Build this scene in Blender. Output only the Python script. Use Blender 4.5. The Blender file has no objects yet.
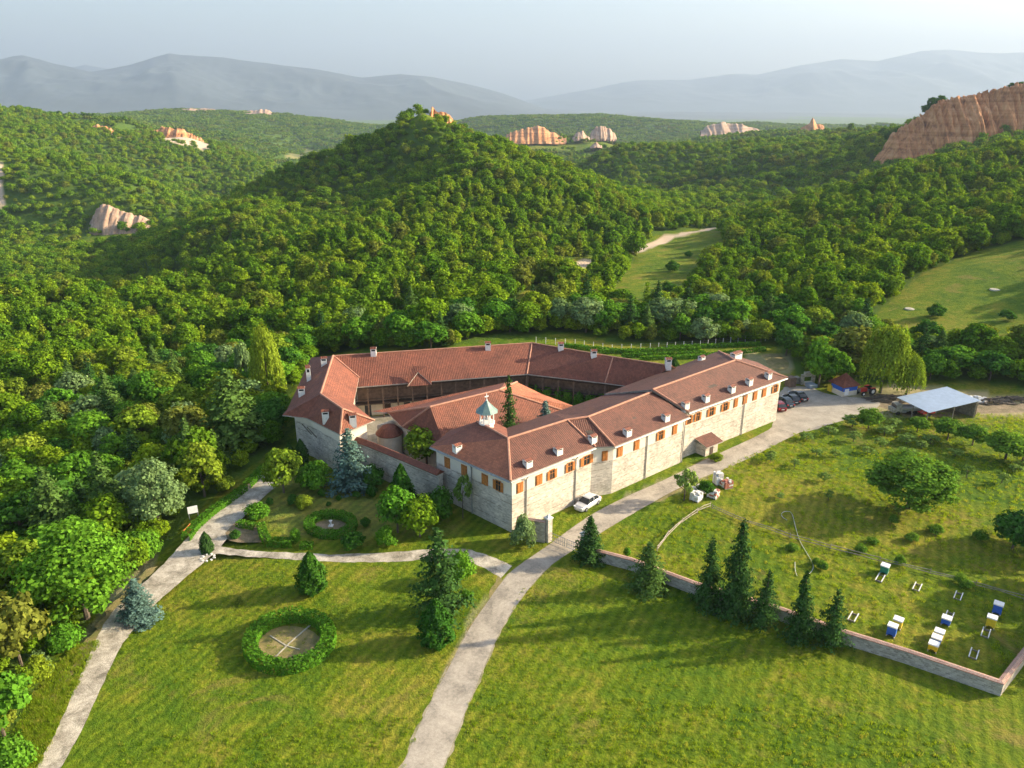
import bpy, math, random
import numpy as np
from mathutils import Vector
rnd = random.Random(7)
rng = np.random.default_rng(11)
SC = bpy.context.scene
COL = SC.collection
R = math.radians

# ------------------------------------------------------------------ camera model
F, PT, CH = 760.0, R(20.5), 52.0
cP, sP = math.cos(PT), math.sin(PT)
def ray(px, py):
    a = (px - 512) / F; b = (384 - py) / F
    return (a, cP + b * sP, -sP + b * cP)
def at(px, py, z=0.0):
    d = ray(px, py); t = (z - CH) / d[2]
    return Vector((d[0] * t, d[1] * t, z))
def depth(p): return p[1] * cP - (p[2] - CH) * sP
def proj(x, y, z):
    Z = y * cP - (z - CH) * sP; v = y * sP + (z - CH) * cP
    return 512 + F * x / Z, 384 - F * v / Z
cam = bpy.data.objects.new('camera', bpy.data.cameras.new('camera')); COL.objects.link(cam)
cam.location = (0, 0, CH); cam.rotation_euler = (R(90) - PT, 0, 0)
cam.data.sensor_width = 36; cam.data.lens = 36 * F / 1024
cam.data.clip_start = 0.5; cam.data.clip_end = 90000
SC.camera = cam

# ------------------------------------------------------------------ materials
def nodes(m):
    m.use_nodes = True
    return m.node_tree.nodes, m.node_tree.links
def ramp(n, stops):
    r = n.new('ShaderNodeValToRGB'); e = r.color_ramp.elements
    e[0].position, e[0].color = stops[0][0], (*stops[0][1], 1)
    e[1].position, e[1].color = stops[-1][0], (*stops[-1][1], 1)
    for p, c in stops[1:-1]:
        q = e.new(p); q.color = (*c, 1)
    return r
def sock(s, name, typ='RGBA'):
    for i in s:
        if i.name == name and i.type == typ: return i
def mix(n, l, a, b, f, mode='MIX'):
    m = n.new('ShaderNodeMix'); m.data_type = 'RGBA'; m.blend_type = mode
    A, B = sock(m.inputs, 'A'), sock(m.inputs, 'B')
    for v, s in ((a, A), (b, B)):
        if isinstance(v, tuple): s.default_value = (*v, 1) if len(v) == 3 else v
        else: l.new(v, s)
    if isinstance(f, (int, float)): m.inputs[0].default_value = f
    else: l.new(f, m.inputs[0])
    return sock(m.outputs, 'Result')
def math_(n, l, op, a, b=None, c=None, clamp=False):
    m = n.new('ShaderNodeMath'); m.operation = op; m.use_clamp = clamp
    for i, v in enumerate((a, b, c)):
        if v is None: continue
        if isinstance(v, (int, float)): m.inputs[i].default_value = v
        else: l.new(v, m.inputs[i])
    return m.outputs[0]
def noise(n, l, vec, scale, detail=3, rough=0.55, dist=0.0):
    t = n.new('ShaderNodeTexNoise'); t.inputs['Scale'].default_value = scale
    t.inputs['Detail'].default_value = detail; t.inputs['Roughness'].default_value = rough
    t.inputs['Distortion'].default_value = dist
    if vec is not None: l.new(vec, t.inputs['Vector'])
    return t.outputs['Fac']
def simple(name, col, rough=0.7, metal=0.0, var=0.25, scale=2.0, bump=0.0):
    m = bpy.data.materials.new(name); n, l = nodes(m); b = n['Principled BSDF']
    b.inputs['Roughness'].default_value = rough; b.inputs['Metallic'].default_value = metal
    tc = n.new('ShaderNodeTexCoord')
    f = noise(n, l, tc.outputs['Object'], scale, 5)
    lo = tuple(c * (1 - var) for c in col); hi = tuple(min(1, c * (1 + var)) for c in col)
    r = ramp(n, [(0.3, lo), (0.7, hi)]); l.new(f, r.inputs[0]); l.new(r.outputs[0], b.inputs['Base Color'])
    if bump:
        bp = n.new('ShaderNodeBump'); bp.inputs['Strength'].default_value = bump
        f2 = noise(n, l, tc.outputs['Object'], scale * 6, 4); l.new(f2, bp.inputs['Height']); l.new(bp.outputs[0], b.inputs['Normal'])
    return m
def leafmat(name, cols, trans=0.35, isl=0.45):
    """foliage: colour differs from tree to tree and from leaf clump to leaf clump"""
    m = bpy.data.materials.new(name); n, l = nodes(m)
    n.remove(n['Principled BSDF']); out = n['Material Output']
    oi = n.new('ShaderNodeObjectInfo')
    k = len(cols)
    r = ramp(n, [(i / (k - 1), c) for i, c in enumerate(cols)]); l.new(oi.outputs['Random'], r.inputs[0])
    g = n.new('ShaderNodeNewGeometry')
    s = math_(n, l, 'MULTIPLY_ADD', g.outputs['Random Per Island'], 2 * isl, 1 - isl)
    c = n.new('ShaderNodeVectorMath'); c.operation = 'SCALE'; l.new(r.outputs[0], c.inputs[0]); l.new(s, c.inputs['Scale'])
    d = n.new('ShaderNodeBsdfDiffuse'); t = n.new('ShaderNodeBsdfTranslucent')
    l.new(c.outputs[0], d.inputs['Color'])
    tc = mix(n, l, c.outputs[0], (1.25, 1.15, 0.5), 1.0, 'MULTIPLY'); l.new(tc, t.inputs['Color'])
    mx = n.new('ShaderNodeMixShader'); mx.inputs[0].default_value = trans
    l.new(d.outputs[0], mx.inputs[1]); l.new(t.outputs[0], mx.inputs[2]); l.new(mx.outputs[0], out.inputs['Surface'])
    return m
M = {}
M['leaf_mix'] = leafmat('forest_leaves', [(.075, .170, .012), (.120, .230, .012), (.175, .285, .014), (.082, .180, .014), (.220, .310, .014), (.125, .235, .014), (.200, .275, .016), (.160, .190, .03)])
M['leaf_mid'] = leafmat('fresh_green_leaves', [(.090, .235, .020), (.125, .27, .022), (.08, .205, .020)])
M['leaf_deep'] = leafmat('deep_green_leaves', [(.045, .135, .018), (.065, .165, .020), (.055, .15, .025)])
M['leaf_yellow'] = leafmat('yellow_green_leaves', [(.17, .26, .022), (.22, .29, .025), (.15, .24, .02)])
M['leaf_grey'] = leafmat('grey_green_leaves', [(.15, .24, .085), (.19, .28, .11)])
M['leaf_olive'] = leafmat('olive_brown_leaves', [(.14, .17, .03), (.17, .19, .03), (.12, .17, .03)])
M['leaf_blue'] = leafmat('blue_green_needles', [(.09, .16, .13), (.12, .19, .16)], 0.15)
M['needle'] = leafmat('dark_green_needles', [(.035, .090, .022), (.048, .105, .024), (.042, .10, .024)], 0.15)
M['needle_light'] = leafmat('light_green_needles', [(.075, .14, .03), (.095, .17, .035)], 0.2)
M['hedge'] = leafmat('clipped_hedge_leaves', [(.075, .20, .016), (.095, .225, .018)], 0.3)
M['orchard'] = leafmat('orchard_leaves', [(.115, .23, .026), (.15, .27, .03), (.10, .21, .026)])
M['orchard_light'] = leafmat('pale_orchard_leaves', [(.17, .27, .06), (.21, .31, .07), (.14, .24, .05)])
M['bark'] = simple('bark', (.11, .085, .06), .9, 0, .3, 4)
M['bark_pale'] = simple('limewashed_bark', (.5, .47, .42), .9, 0, .2, 6)
M['wood_pale'] = simple('peeled_wood', (.42, .36, .27), .85, 0, .3, 3)
M['wood_old'] = simple('weathered_wood', (.23, .20, .16), .9, 0, .35, 3)
M['wood_dark'] = simple('dark_timber', (.060, .038, .026), .8, 0, .3, 3)
M['wood_brown'] = simple('brown_timber', (.16, .10, .065), .8, 0, .4, 2)
M['wood_orange'] = simple('orange_stained_wood', (.42, .15, .03), .6, 0, .25, 4)
M['fascia'] = simple('eave_board', (.36, .32, .27), .8, 0, .25, 2)
M['kerb'] = simple('worn_kerb_stone', (.36, .33, .25), .9, 0, .4, 3)
M['wood_pole'] = simple('grey_peeled_poles', (.34, .29, .22), .9, 0, .4, 2)
M['glass'] = simple('window_glass', (.03, .035, .04), .12, 0, .2, 1)
M['white'] = simple('white_paint', (.75, .74, .71), .6, 0, .08, 3)
M['cream'] = simple('cream_plaster', (.62, .55, .43), .85, 0, .12, 1.2, .1)
M['chim'] = simple('chimney_limewash', (.74, .71, .65), .8, 0, .12, 3)
M['metal'] = simple('grey_metal', (.30, .31, .32), .45, .5, .2, 3)
M['zinc'] = simple('sheet_metal', (.30, .37, .46), .38, .3, .1, 1.2)
M['copper'] = simple('green_copper', (.15, .23, .205), .5, .1, .25, 5)
M['blue'] = simple('blue_paint', (.02, .11, .50), .5, 0, .12, 3)
M['yellow'] = simple('yellow_paint', (.72, .50, .02), .5, 0, .12, 3)
M['greenp'] = simple('green_paint', (.02, .20, .12), .5, 0, .15, 3)
M['red'] = simple('red_paint', (.50, .03, .02), .45, 0, .15, 3)
M['rubber'] = simple('black_rubber', (.02, .02, .02), .8, 0, .2, 3)
M['carwhite'] = simple('silver_white_car_paint', (.62, .63, .64), .25, .1, .03, 1)
M['carblack'] = simple('black_car_paint', (.015, .018, .022), .22, .1, .1, 1)
M['cargrey'] = simple('dark_blue_grey_car_paint', (.035, .05, .065), .22, .3, .1, 1)
M['carred'] = simple('dark_red_car_paint', (.16, .012, .015), .22, .1, .1, 1)
M['lamp'] = simple('headlamp_glass', (.7, .72, .75), .15, 0, .05, 1)
M['stonewhite'] = simple('pale_cut_stone', (.62, .60, .56), .8, 0, .25, 3)
M['brick'] = simple('red_brick', (.34, .12, .08), .85, 0, .4, 5)
M['gravel'] = simple('gravel', (.42, .38, .31), .95, 0, .3, 1.5, .4)
M['hose'] = simple('pale_hose', (.45, .46, .42), .5, 0, .05, 1)
M['wrap'] = simple('white_wrap', (.8, .8, .8), .3, 0, .1, 3)

def brickmat(name, c1, c2, mortar, sx, sz, timber=None, sep=0.012, var=0.5):
    """coursed stone; UV is metres along the wall and metres up"""
    m = bpy.data.materials.new(name); n, l = nodes(m); b = n['Principled BSDF']; b.inputs['Roughness'].default_value = .9
    uv = n.new('ShaderNodeUVMap')
    sep_ = n.new('ShaderNodeSeparateXYZ'); l.new(uv.outputs[0], sep_.inputs[0])
    wob = noise(n, l, uv.outputs[0], 1.3, 3)
    wv = math_(n, l, 'MULTIPLY_ADD', wob, .16, sep_.outputs[1])
    wu = math_(n, l, 'MULTIPLY_ADD', noise(n, l, uv.outputs[0], 2.1, 2), .2, sep_.outputs[0])
    cx = n.new('ShaderNodeCombineXYZ'); l.new(wu, cx.inputs[0]); l.new(wv, cx.inputs[1])
    t = n.new('ShaderNodeTexBrick'); l.new(cx.outputs[0], t.inputs['Vector'])
    t.inputs['Color1'].default_value = (*c1, 1); t.inputs['Color2'].default_value = (*c2, 1); t.inputs['Mortar'].default_value = (*mortar, 1)
    t.inputs['Scale'].default_value = 1; t.inputs['Brick Width'].default_value = sx; t.inputs['Row Height'].default_value = sz
    t.inputs['Mortar Size'].default_value = sep; t.inputs['Mortar Smooth'].default_value = .6
    st = noise(n, l, uv.outputs[0], .45, 6, .7)
    r = ramp(n, [(0.3, (1 - var,) * 3), (0.62, (1.0, 1.0, 1.0))]); l.new(st, r.inputs[0])
    c = mix(n, l, t.outputs['Color'], r.outputs[0], 1.0, 'MULTIPLY')
    if timber:
        ph = math_(n, l, 'MULTIPLY_ADD', noise(n, l, uv.outputs[0], .8, 3), .10, sep_.outputs[1])
        fr = math_(n, l, 'FRACT', math_(n, l, 'DIVIDE', ph, timber[0]))
        ln = math_(n, l, 'LESS_THAN', fr, timber[1] / timber[0])
        brk = math_(n, l, 'GREATER_THAN', noise(n, l, uv.outputs[0], 1.1, 4, .7), .5)
        lo = math_(n, l, 'LESS_THAN', sep_.outputs[1], timber[2])
        f = math_(n, l, 'MULTIPLY', math_(n, l, 'MULTIPLY', ln, brk), lo)
        c = mix(n, l, c, timber[3], math_(n, l, 'MULTIPLY', f, .85))
        # smooth plaster band above the stone
        edge = math_(n, l, 'MULTIPLY_ADD', noise(n, l, uv.outputs[0], .5, 3), .5, timber[2] - .1)
        up = math_(n, l, 'GREATER_THAN', sep_.outputs[1], edge)
        pl = ramp(n, [(.3, (.66, .58, .47)), (.7, (.78, .70, .59))]); l.new(noise(n, l, uv.outputs[0], .7, 5, .65), pl.inputs[0])
        c = mix(n, l, c, pl.outputs[0], math_(n, l, 'MULTIPLY', up, .9))
    l.new(c, b.inputs['Base Color'])
    bp = n.new('ShaderNodeBump'); bp.inputs['Strength'].default_value = .5; bp.inputs['Distance'].default_value = .05
    l.new(t.outputs['Fac'], bp.inputs['Height']); bp.invert = True; l.new(bp.outputs[0], b.inputs['Normal'])
    return m
M['wall'] = brickmat('limewashed_rubble_stone', (.76, .675, .56), (.50, .43, .35), (.62, .55, .46), .42, .2, (1.02, .075, 5.15, (.19, .145, .105)), .02, .42)
M['wallgrey'] = brickmat('grey_rubble_stone', (.62, .55, .46), (.30, .265, .22), (.50, .44, .37), .36, .17, None, .03, .4)
M['coping'] = brickmat('brick_coping', (.40, .16, .10), (.50, .28, .19), (.52, .44, .37), .28, .14, None, .03, .45)

def tilemat(name, base, stripe=.5, rows=.38):
    m = bpy.data.materials.new(name); n, l = nodes(m); b = n['Principled BSDF']; b.inputs['Roughness'].default_value = .8
    uv = n.new('ShaderNodeUVMap'); s = n.new('ShaderNodeSeparateXYZ'); l.new(uv.outputs[0], s.inputs[0])
    t = n.new('ShaderNodeTexBrick'); l.new(uv.outputs[0], t.inputs['Vector'])
    t.inputs['Scale'].default_value = 1; t.inputs['Brick Width'].default_value = .3; t.inputs['Row Height'].default_value = rows
    t.inputs['Mortar Size'].default_value = .022; t.inputs['Mortar Smooth'].default_value = .8; t.inputs['Bias'].default_value = 0.
    t.inputs['Color1'].default_value = (*[c * 1.2 for c in base], 1); t.inputs['Color2'].default_value = (*[c * .8 for c in base], 1)
    t.inputs['Mortar'].default_value = (*[c * (1 - stripe) for c in base], 1)
    st = noise(n, l, uv.outputs[0], .22, 6, .7); r = ramp(n, [(.34, (.66, .64, .64)), (.47, (.94, .94, .94)), (.62, (1.1, 1.07, 1.04))]); l.new(st, r.inputs[0])
    c = mix(n, l, t.outputs['Color'], r.outputs[0], 1.0, 'MULTIPLY')
    bl = noise(n, l, uv.outputs[0], .9, 4, .6, .5); rb = ramp(n, [(.66, (0, 0, 0)), (.74, (1, 1, 1))]); l.new(bl, rb.inputs[0])
    c = mix(n, l, c, tuple(x * .6 for x in base), math_(n, l, 'MULTIPLY', rb.outputs[0], .45))
    l.new(c, b.inputs['Base Color'])
    fr = math_(n, l, 'FRACT', math_(n, l, 'DIVIDE', s.outputs[1], rows))
    bp = n.new('ShaderNodeBump'); bp.inputs['Strength'].default_value = .9; bp.inputs['Distance'].default_value = .06
    w = math_(n, l, 'SINE', math_(n, l, 'MULTIPLY', s.outputs[0], 6.2832 / .3))
    h = math_(n, l, 'MULTIPLY_ADD', w, .3, fr); l.new(h, bp.inputs['Height']); l.new(bp.outputs[0], b.inputs['Normal'])
    return m
M['tile'] = tilemat('terracotta_tiles', (.205, .064, .034), .45)
M['tile_orange'] = tilemat('orange_clay_tiles', (.40, .135, .065), .55)
M['tile_brown'] = tilemat('brown_clay_tiles', (.132, .047, .029), .5)
M['ridge'] = simple('ridge_tiles', (.40, .19, .12), .8, 0, .2, 2)

# ------------------------------------------------------------------ tagging
def tag(o, label=None, cat=None, group=None, kind=None):
    if label: o['label'] = label
    if cat: o['category'] = cat
    if group: o['group'] = group
    if kind: o['kind'] = kind
    return o
def empty(name, loc, label, cat, group=None, rz=0.0):
    o = bpy.data.objects.new(name, None); COL.objects.link(o); o.location = loc; o.rotation_euler = (0, 0, rz)
    o.empty_display_size = .3
    return tag(o, label, cat, group)
def copy_tree(o, parent=None):
    c = o.copy(); COL.objects.link(c); c.parent = parent
    for ch in list(o.children): copy_tree(ch, c)
    return c

# ------------------------------------------------------------------ mesh builder
class MB:
    def __init__(s): s.v = []; s.f = []; s.m = []; s.uv = []; s.mats = []
    def mi(s, mat):
        if mat not in s.mats: s.mats.append(mat)
        return s.mats.index(mat)
    def face(s, pts, mat, uv=None):
        b = len(s.v); s.v += [tuple(p) for p in pts]; s.f.append(tuple(range(b, b + len(pts)))); s.m.append(s.mi(mat))
        if uv is None:
            p = [Vector(q) for q in pts]; nrm = Vector((0, 0, 0))
            for i in range(1, len(p) - 1): nrm += (p[i] - p[0]).cross(p[i + 1] - p[0])
            if nrm.length < 1e-9: nrm = Vector((0, 0, 1))
            nrm.normalize()
            u = Vector((0, 0, 1)).cross(nrm)
            u = Vector((1, 0, 0)) if u.length < 1e-3 else u.normalized()
            w = nrm.cross(u)
            uv = [(q.dot(u), q.dot(w) if abs(nrm.z) > .02 else q.z) for q in p]
        s.uv += uv
    def box(s, lo, hi, mat, rz=0.0, org=(0, 0, 0)):
        x0, y0, z0 = lo; x1, y1, z1 = hi; c, k = math.cos(rz), math.sin(rz)
        def T(x, y, z): return (org[0] + x * c - y * k, org[1] + x * k + y * c, org[2] + z)
        a = [T(*p) for p in ((x0, y0, z0), (x1, y0, z0), (x1, y1, z0), (x0, y1, z0), (x0, y0, z1), (x1, y0, z1), (x1, y1, z1), (x0, y1, z1))]
        for q in ((3, 2, 1, 0), (4, 5, 6, 7), (0, 1, 5, 4), (1, 2, 6, 5), (2, 3, 7, 6), (3, 0, 4, 7)): s.face([a[i] for i in q], mat)
    def tube(s, pts, rad, mat, n=6, caps=True):
        pts = [Vector(p) for p in pts]; rings = []
        for i, p in enumerate(pts):
            d = (pts[min(i + 1, len(pts) - 1)] - pts[max(i - 1, 0)]).normalized()
            a = d.orthogonal().normalized() if abs(d.z) > .95 else Vector((0, 0, 1)).cross(d).normalized()
            b = d.cross(a); r = rad[i] if isinstance(rad, (list, tuple)) else rad
            rings.append([p + a * math.cos(2 * math.pi * k / n) * r + b * math.sin(2 * math.pi * k / n) * r for k in range(n)])
        for i in range(len(rings) - 1):
            for k in range(n): s.face([rings[i][k], rings[i][(k + 1) % n], rings[i + 1][(k + 1) % n], rings[i + 1][k]], mat)
        if caps: s.face(rings[0][::-1], mat); s.face(rings[-1], mat)
    def lathe(s, prof, mat, n=12, org=(0, 0, 0), a0=0.0):
        def pt(r, z, k): t = a0 + 2 * math.pi * k / n; return (org[0] + r * math.cos(t), org[1] + r * math.sin(t), org[2] + z)
        for (r0, z0), (r1, z1) in zip(prof, prof[1:]):
            for k in range(n):
                q = [pt(r0, z0, k), pt(r0, z0, k + 1), pt(r1, z1, k + 1), pt(r1, z1, k)]
                if r1 < 1e-4: q = q[:3]
                elif r0 < 1e-4: q = q[1:]
                s.face(q, mat)
    def build(s, name, parent=None, loc=None, smooth=False):
        me = bpy.data.meshes.new(name); me.from_pydata(s.v, [], s.f)
        for m in s.mats: me.materials.append(M[m])
        me.polygons.foreach_set('material_index', s.m)
        uvl = me.uv_layers.new(name='UVMap'); uvl.data.foreach_set('uv', np.array(s.uv, dtype=np.float32).ravel())
        if smooth:
            import bmesh
            bm = bmesh.new(); bm.from_mesh(me); bmesh.ops.remove_doubles(bm, verts=bm.verts, dist=1e-4); bm.to_mesh(me); bm.free()
            me.polygons.foreach_set('use_smooth', [True] * len(me.polygons))
        me.update()
        o = bpy.data.objects.new(name, me); COL.objects.link(o)
        if parent:
            o.parent = parent
            if WORLD[0] and parent.type == 'EMPTY': o.location = -parent.location
        if loc is not None: o.location = loc
        return o
WORLD = [False]      # True while a building is written in scene coordinates

def npmesh(name, V, Q, mats, mi=None):
    me = bpy.data.meshes.new(name); nv, nf = len(V), len(Q)
    me.vertices.add(nv); me.vertices.foreach_set('co', V.astype(np.float32).ravel())
    me.loops.add(nf * 4); me.loops.foreach_set('vertex_index', Q.astype(np.int32).ravel())
    me.polygons.add(nf); me.polygons.foreach_set('loop_start', np.arange(0, nf * 4, 4, dtype=np.int32))
    try: me.polygons.foreach_set('loop_total', np.full(nf, 4, dtype=np.int32))
    except Exception: pass
    for m in mats: me.materials.append(M[m] if isinstance(m, str) else m)
    if mi is not None: me.polygons.foreach_set('material_index', mi.astype(np.int32))
    me.update(calc_edges=True); me.validate()
    return me

# ------------------------------------------------------------------ noise for the relief
def vnoise(x, y, seed=0):
    xi = np.floor(x).astype(np.int64); yi = np.floor(y).astype(np.int64); xf = x - xi; yf = y - yi
    def h(a, b):
        n = (a * 374761393 + b * 668265263 + seed * 1442695041) & 0x7fffffff
        n = ((n ^ (n >> 13)) * 1274126177) & 0x7fffffff
        return ((n ^ (n >> 16)) & 0xffff) / 65535.0
    u = xf * xf * (3 - 2 * xf); v = yf * yf * (3 - 2 * yf)
    return (h(xi, yi) * (1 - u) + h(xi + 1, yi) * u) * (1 - v) + (h(xi, yi + 1) * (1 - u) + h(xi + 1, yi + 1) * u) * v
def fbm(x, y, o=4, seed=0):
    s = 0; a = .5
    for i in range(o): s = s + a * vnoise(x * 2 ** i, y * 2 ** i, seed + i); a *= .5
    return s / (1 - .5 ** o) - .5
def ridged(x, y, o=4, seed=0):
    s = 0; a = .5
    for i in range(o): s = s + a * (1 - abs(2 * vnoise(x * 2 ** i, y * 2 ** i, seed + i) - 1)); a *= .5
    return s / (1 - .5 ** o)

LAY = [
 (60, [(0, 0), (1024, 0)]),
 (100, [(-120, -7), (0, -4), (150, -1.5), (240, 0), (1024, 0)]),
 (130, [(-100, -10), (0, -7), (150, -4.5), (250, -1.5), (290, 0), (1024, 0)]),
 (170, [(-100, -14), (0, -12), (200, -9), (300, -4), (370, -1), (430, 0), (820, 0), (900, .6), (1024, 3), (1150, 8)]),
 (210, [(-100, -17), (0, -16), (200, -13), (300, -9), (400, -5), (500, -3), (600, -2), (700, -2), (820, 0), (900, 3), (1024, 9), (1150, 16)]),
 (270, [(-100, -18), (0, -18), (100, -18), (200, -16), (300, -10), (360, -5), (430, -4), (500, -5), (580, -8), (640, -6), (720, -5), (800, -3), (880, 3), (960, 8), (1024, 12), (1150, 20)]),
 (330, [(-100, -36), (0, -38), (100, -38), (150, -30), (200, -20), (250, -12), (300, -6), (358, -2), (433, 0), (500, -2), (560, -6), (620, -10), (660, -8), (700, -6), (741, -5), (800, 0), (843, 2), (900, 8), (1024, 16), (1150, 26)]),
 (380, [(-100, -44), (0, -45), (100, -46), (150, -42), (200, -30), (250, -20), (300, -14), (358, -7), (400, 1), (433, 6), (500, 8), (534, 9), (580, 2), (620, -4), (680, -9), (741, -10), (800, -1), (843, 2), (900, 14), (968, 19), (1024, 22), (1150, 30)]),
 (440, [(-100, -46), (0, -47), (100, -47), (150, -32), (200, -18), (250, -14), (300, -15), (358, -11), (400, -5), (433, 3), (470, 13), (500, 16), (534, 12), (573, 5), (620, -3), (680, -14), (741, -14), (800, -8), (843, 0), (900, 12), (968, 19), (1024, 24), (1150, 32)]),
 (500, [(-100, -50), (0, -50), (100, -48), (150, -38), (200, -22), (240, -13), (300, -6), (370, 2), (400, 5), (425, 12), (456, 21), (485, 23), (519, 17), (573, 7), (620, -5), (690, -18), (741, -18), (800, -16), (843, -12), (900, -2), (968, 6), (1024, 10), (1150, 20)]),
 (550, [(-100, -50), (0, -52), (100, -50), (200, -34), (240, -12), (300, 4), (370, 20), (400, 29), (418, 42), (425, 48), (433, 43), (456, 29), (519, 10), (573, -2), (620, -12), (690, -22), (741, -20), (800, -18), (843, -12), (900, 2), (968, 16), (1024, 20), (1150, 26)]),
 (620, [(-100, -45), (0, -50), (200, -48), (300, -20), (370, 5), (425, 20), (456, 12), (519, -5), (573, -15), (620, -22), (690, -26), (741, -22), (800, -12), (843, -4), (880, 4), (921, 10), (963, 28), (1024, 32), (1150, 34)]),
 (700, [(-100, 20), (0, 2), (50, -8), (100, -15), (200, -45), (300, -45), (370, -30), (425, -20), (519, -28), (573, -32), (620, -35), (690, -32), (741, -22), (800, -8), (843, 4), (880, 18), (921, 30), (953, 47), (1024, 55), (1150, 66)]),
 (800, [(-100, 10), (0, 0), (100, -25), (200, -52), (300, -60), (425, -50), (519, -50), (573, -45), (620, -30), (690, -15), (741, -6), (800, 5), (843, 12), (880, 14), (921, 28), (1024, 52), (1150, 66)]),
 (900, [(-100, 20), (0, 8), (100, -15), (200, -50), (300, -62), (400, -60), (519, -50), (573, -30), (624, 0), (702, 6), (780, 9), (843, 12), (890, 12), (1024, 40), (1150, 50)]),
 (1100, [(-100, 30), (0, 26), (60, 18), (100, 11), (129, 8), (180, -6), (211, -18), (265, -42), (308, -70), (400, -75), (519, -60), (573, -50), (624, -30), (702, -20), (780, -10), (843, 0), (1024, 20)]),
 (1600, [(-100, 30), (0, 25), (100, 8), (200, -22), (300, -80), (400, -80), (480, -60), (520, -28), (600, -30), (640, -50), (780, -14), (812, -12), (860, -16), (1024, 0)]),
 (2200, [(-100, 0), (0, -5), (100, -15), (156, -13), (250, -40), (308, -88), (371, -92), (500, -90), (700, -60), (1024, -40)]),
 (3000, [(-100, 10), (0, -5), (100, -12), (156, 8), (187, 20), (270, 8), (320, -14), (371, -38), (430, -45), (490, -8), (560, -2), (620, -12), (700, -36), (780, -36), (880, -45), (1024, -50)]),
 (4500, [(0, -140), (1024, -140)]),
 (7000, [(0, -150), (1024, -150)]),
]
LY = np.log(np.array([l[0] for l in LAY], dtype=float))
def px2u(px): return (px - 512) / F / 1.022
def hraw(x, y):
    x = np.asarray(x, float); y = np.asarray(y, float)
    ys = np.maximum(y, 60.0); u = x / ys
    prof = []
    for Y, pts in LAY:
        pu = np.array([px2u(p) for p, _ in pts]); pz = np.array([z for _, z in pts], float)
        prof.append(np.interp(u, pu, pz))
    prof = np.array(prof)
    t = np.log(ys); k = np.clip(np.searchsorted(LY, t) - 1, 0, len(LAY) - 2)
    f = np.clip((t - LY[k]) / (LY[k + 1] - LY[k]), 0, 1)
    def g(i):
        return np.take_along_axis(prof, np.clip(i, 0, len(LAY) - 1)[None, ...], 0)[0]
    p0, p1, p2, p3 = g(k - 1), g(k), g(k + 1), g(k + 2)
    m1 = (p2 - p0) * .5; m2 = (p3 - p1) * .5
    # limited slopes: no overshoot
    d = p2 - p1; m1 = np.where(m1 * d <= 0, 0, np.sign(d) * np.minimum(abs(m1), 3 * abs(d))); m2 = np.where(m2 * d <= 0, 0, np.sign(d) * np.minimum(abs(m2), 3 * abs(d)))
    f2 = f * f; f3 = f2 * f
    return (2 * f3 - 3 * f2 + 1) * p1 + (f3 - 2 * f2 + f) * m1 + (-2 * f3 + 3 * f2) * p2 + (f3 - f2) * m2
def height(x, y):
    x = np.asarray(x, float); y = np.asarray(y, float)
    # soften the table along u
    ys = np.maximum(y, 60.0); du = .018 * ys
    z = (hraw(x - du, y) + 2 * hraw(x, y) + hraw(x + du, y)) / 4
    w = np.clip((ys - 215) / 150, 0, 1); w2 = np.clip((ys - 800) / 900, 0, 1) * np.clip((7000 - ys) / 2500, 0.04, 1)
    n = fbm(x / 70, y / 70, 3, 3) * 9 * w + fbm(x / 24, y / 24, 2, 9) * 2.5 * w
    n = n + (ridged(x / 420, y / 420, 4, 21) - .62) * 36 * w2
    w3 = np.clip((ys - 600) / 150, 0, 1) * np.clip((1700 - ys) / 400, 0, 1); n = n + (ridged(x / 150, y / 230, 3, 61) - .62) * 30 * w3
    flat = np.clip(abs(z) / 1.5, 0, 1)
    return z * 1.0 + n
def hz(x, y): return float(height(np.array([x]), np.array([y]))[0])
def hit(px, py, ymin=30.0, ymax=6000.0):
    d = ray(px, py)
    Y = np.exp(np.linspace(math.log(ymin), math.log(ymax), 900)); t = Y / d[1]
    X = d[0] * t; Z = CH + d[2] * t; g = height(X, Y) >= Z
    if not g.any(): return None
    i = int(np.argmax(g)); return Vector((X[i], Y[i], hz(X[i], Y[i])))

# ------------------------------------------------------------------ ground cover zones (drawn in the photo, laid on the relief)
def inpoly(px, py, poly):
    c = np.zeros(px.shape, bool); j = len(poly) - 1
    for i in range(len(poly)):
        xi, yi = poly[i]; xj, yj = poly[j]
        if yi != yj: c ^= ((yi > py) != (yj > py)) & (px < (xj - xi) * (py - yi) / (yj - yi) + xi)
        j = i
    return c
def wpoly(poly): return [tuple(hit(a, b)[:2]) for a, b in poly]
NEAR_OPEN = wpoly([(-250, 900), (-120, 790), (10, 735), (35, 700), (58, 650), (88, 622), (118, 598), (142, 575), (170, 545), (190, 515), (222, 492), (250, 470), (275, 448),
                   (285, 405), (318, 356), (430, 352), (500, 338), (578, 333), (609, 342), (687, 344), (775, 345), (795, 372), (822, 384), (870, 385), (925, 383), (985, 382), (1040, 392), (1100, 400), (1400, 430), (1500, 900)])
MEADOWS = [wpoly([(604, 312), (612, 290), (630, 264), (655, 243), (690, 229), (720, 226), (724, 260), (702, 272), (690, 298), (662, 314)]),
           wpoly([(862, 330), (888, 302), (922, 275), (975, 252), (1024, 241), (1120, 228), (1150, 350), (1024, 347), (940, 343)])]
VINE = wpoly([(530, 345), (578, 335), (609, 343), (687, 345), (775, 346), (795, 360), (790, 375), (700, 372), (600, 362)])
SAND = [wpoly(p) for p in ([(155, 131), (170, 129), (190, 134), (211, 146), (205, 152), (190, 148), (165, 142)], [(95, 127), (108, 129), (122, 138), (110, 137)],
        [(-10, 165), (4, 167), (6, 178), (2, 190), (6, 205), (-10, 212)], [(258, 168), (268, 166), (268, 172)])]
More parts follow.
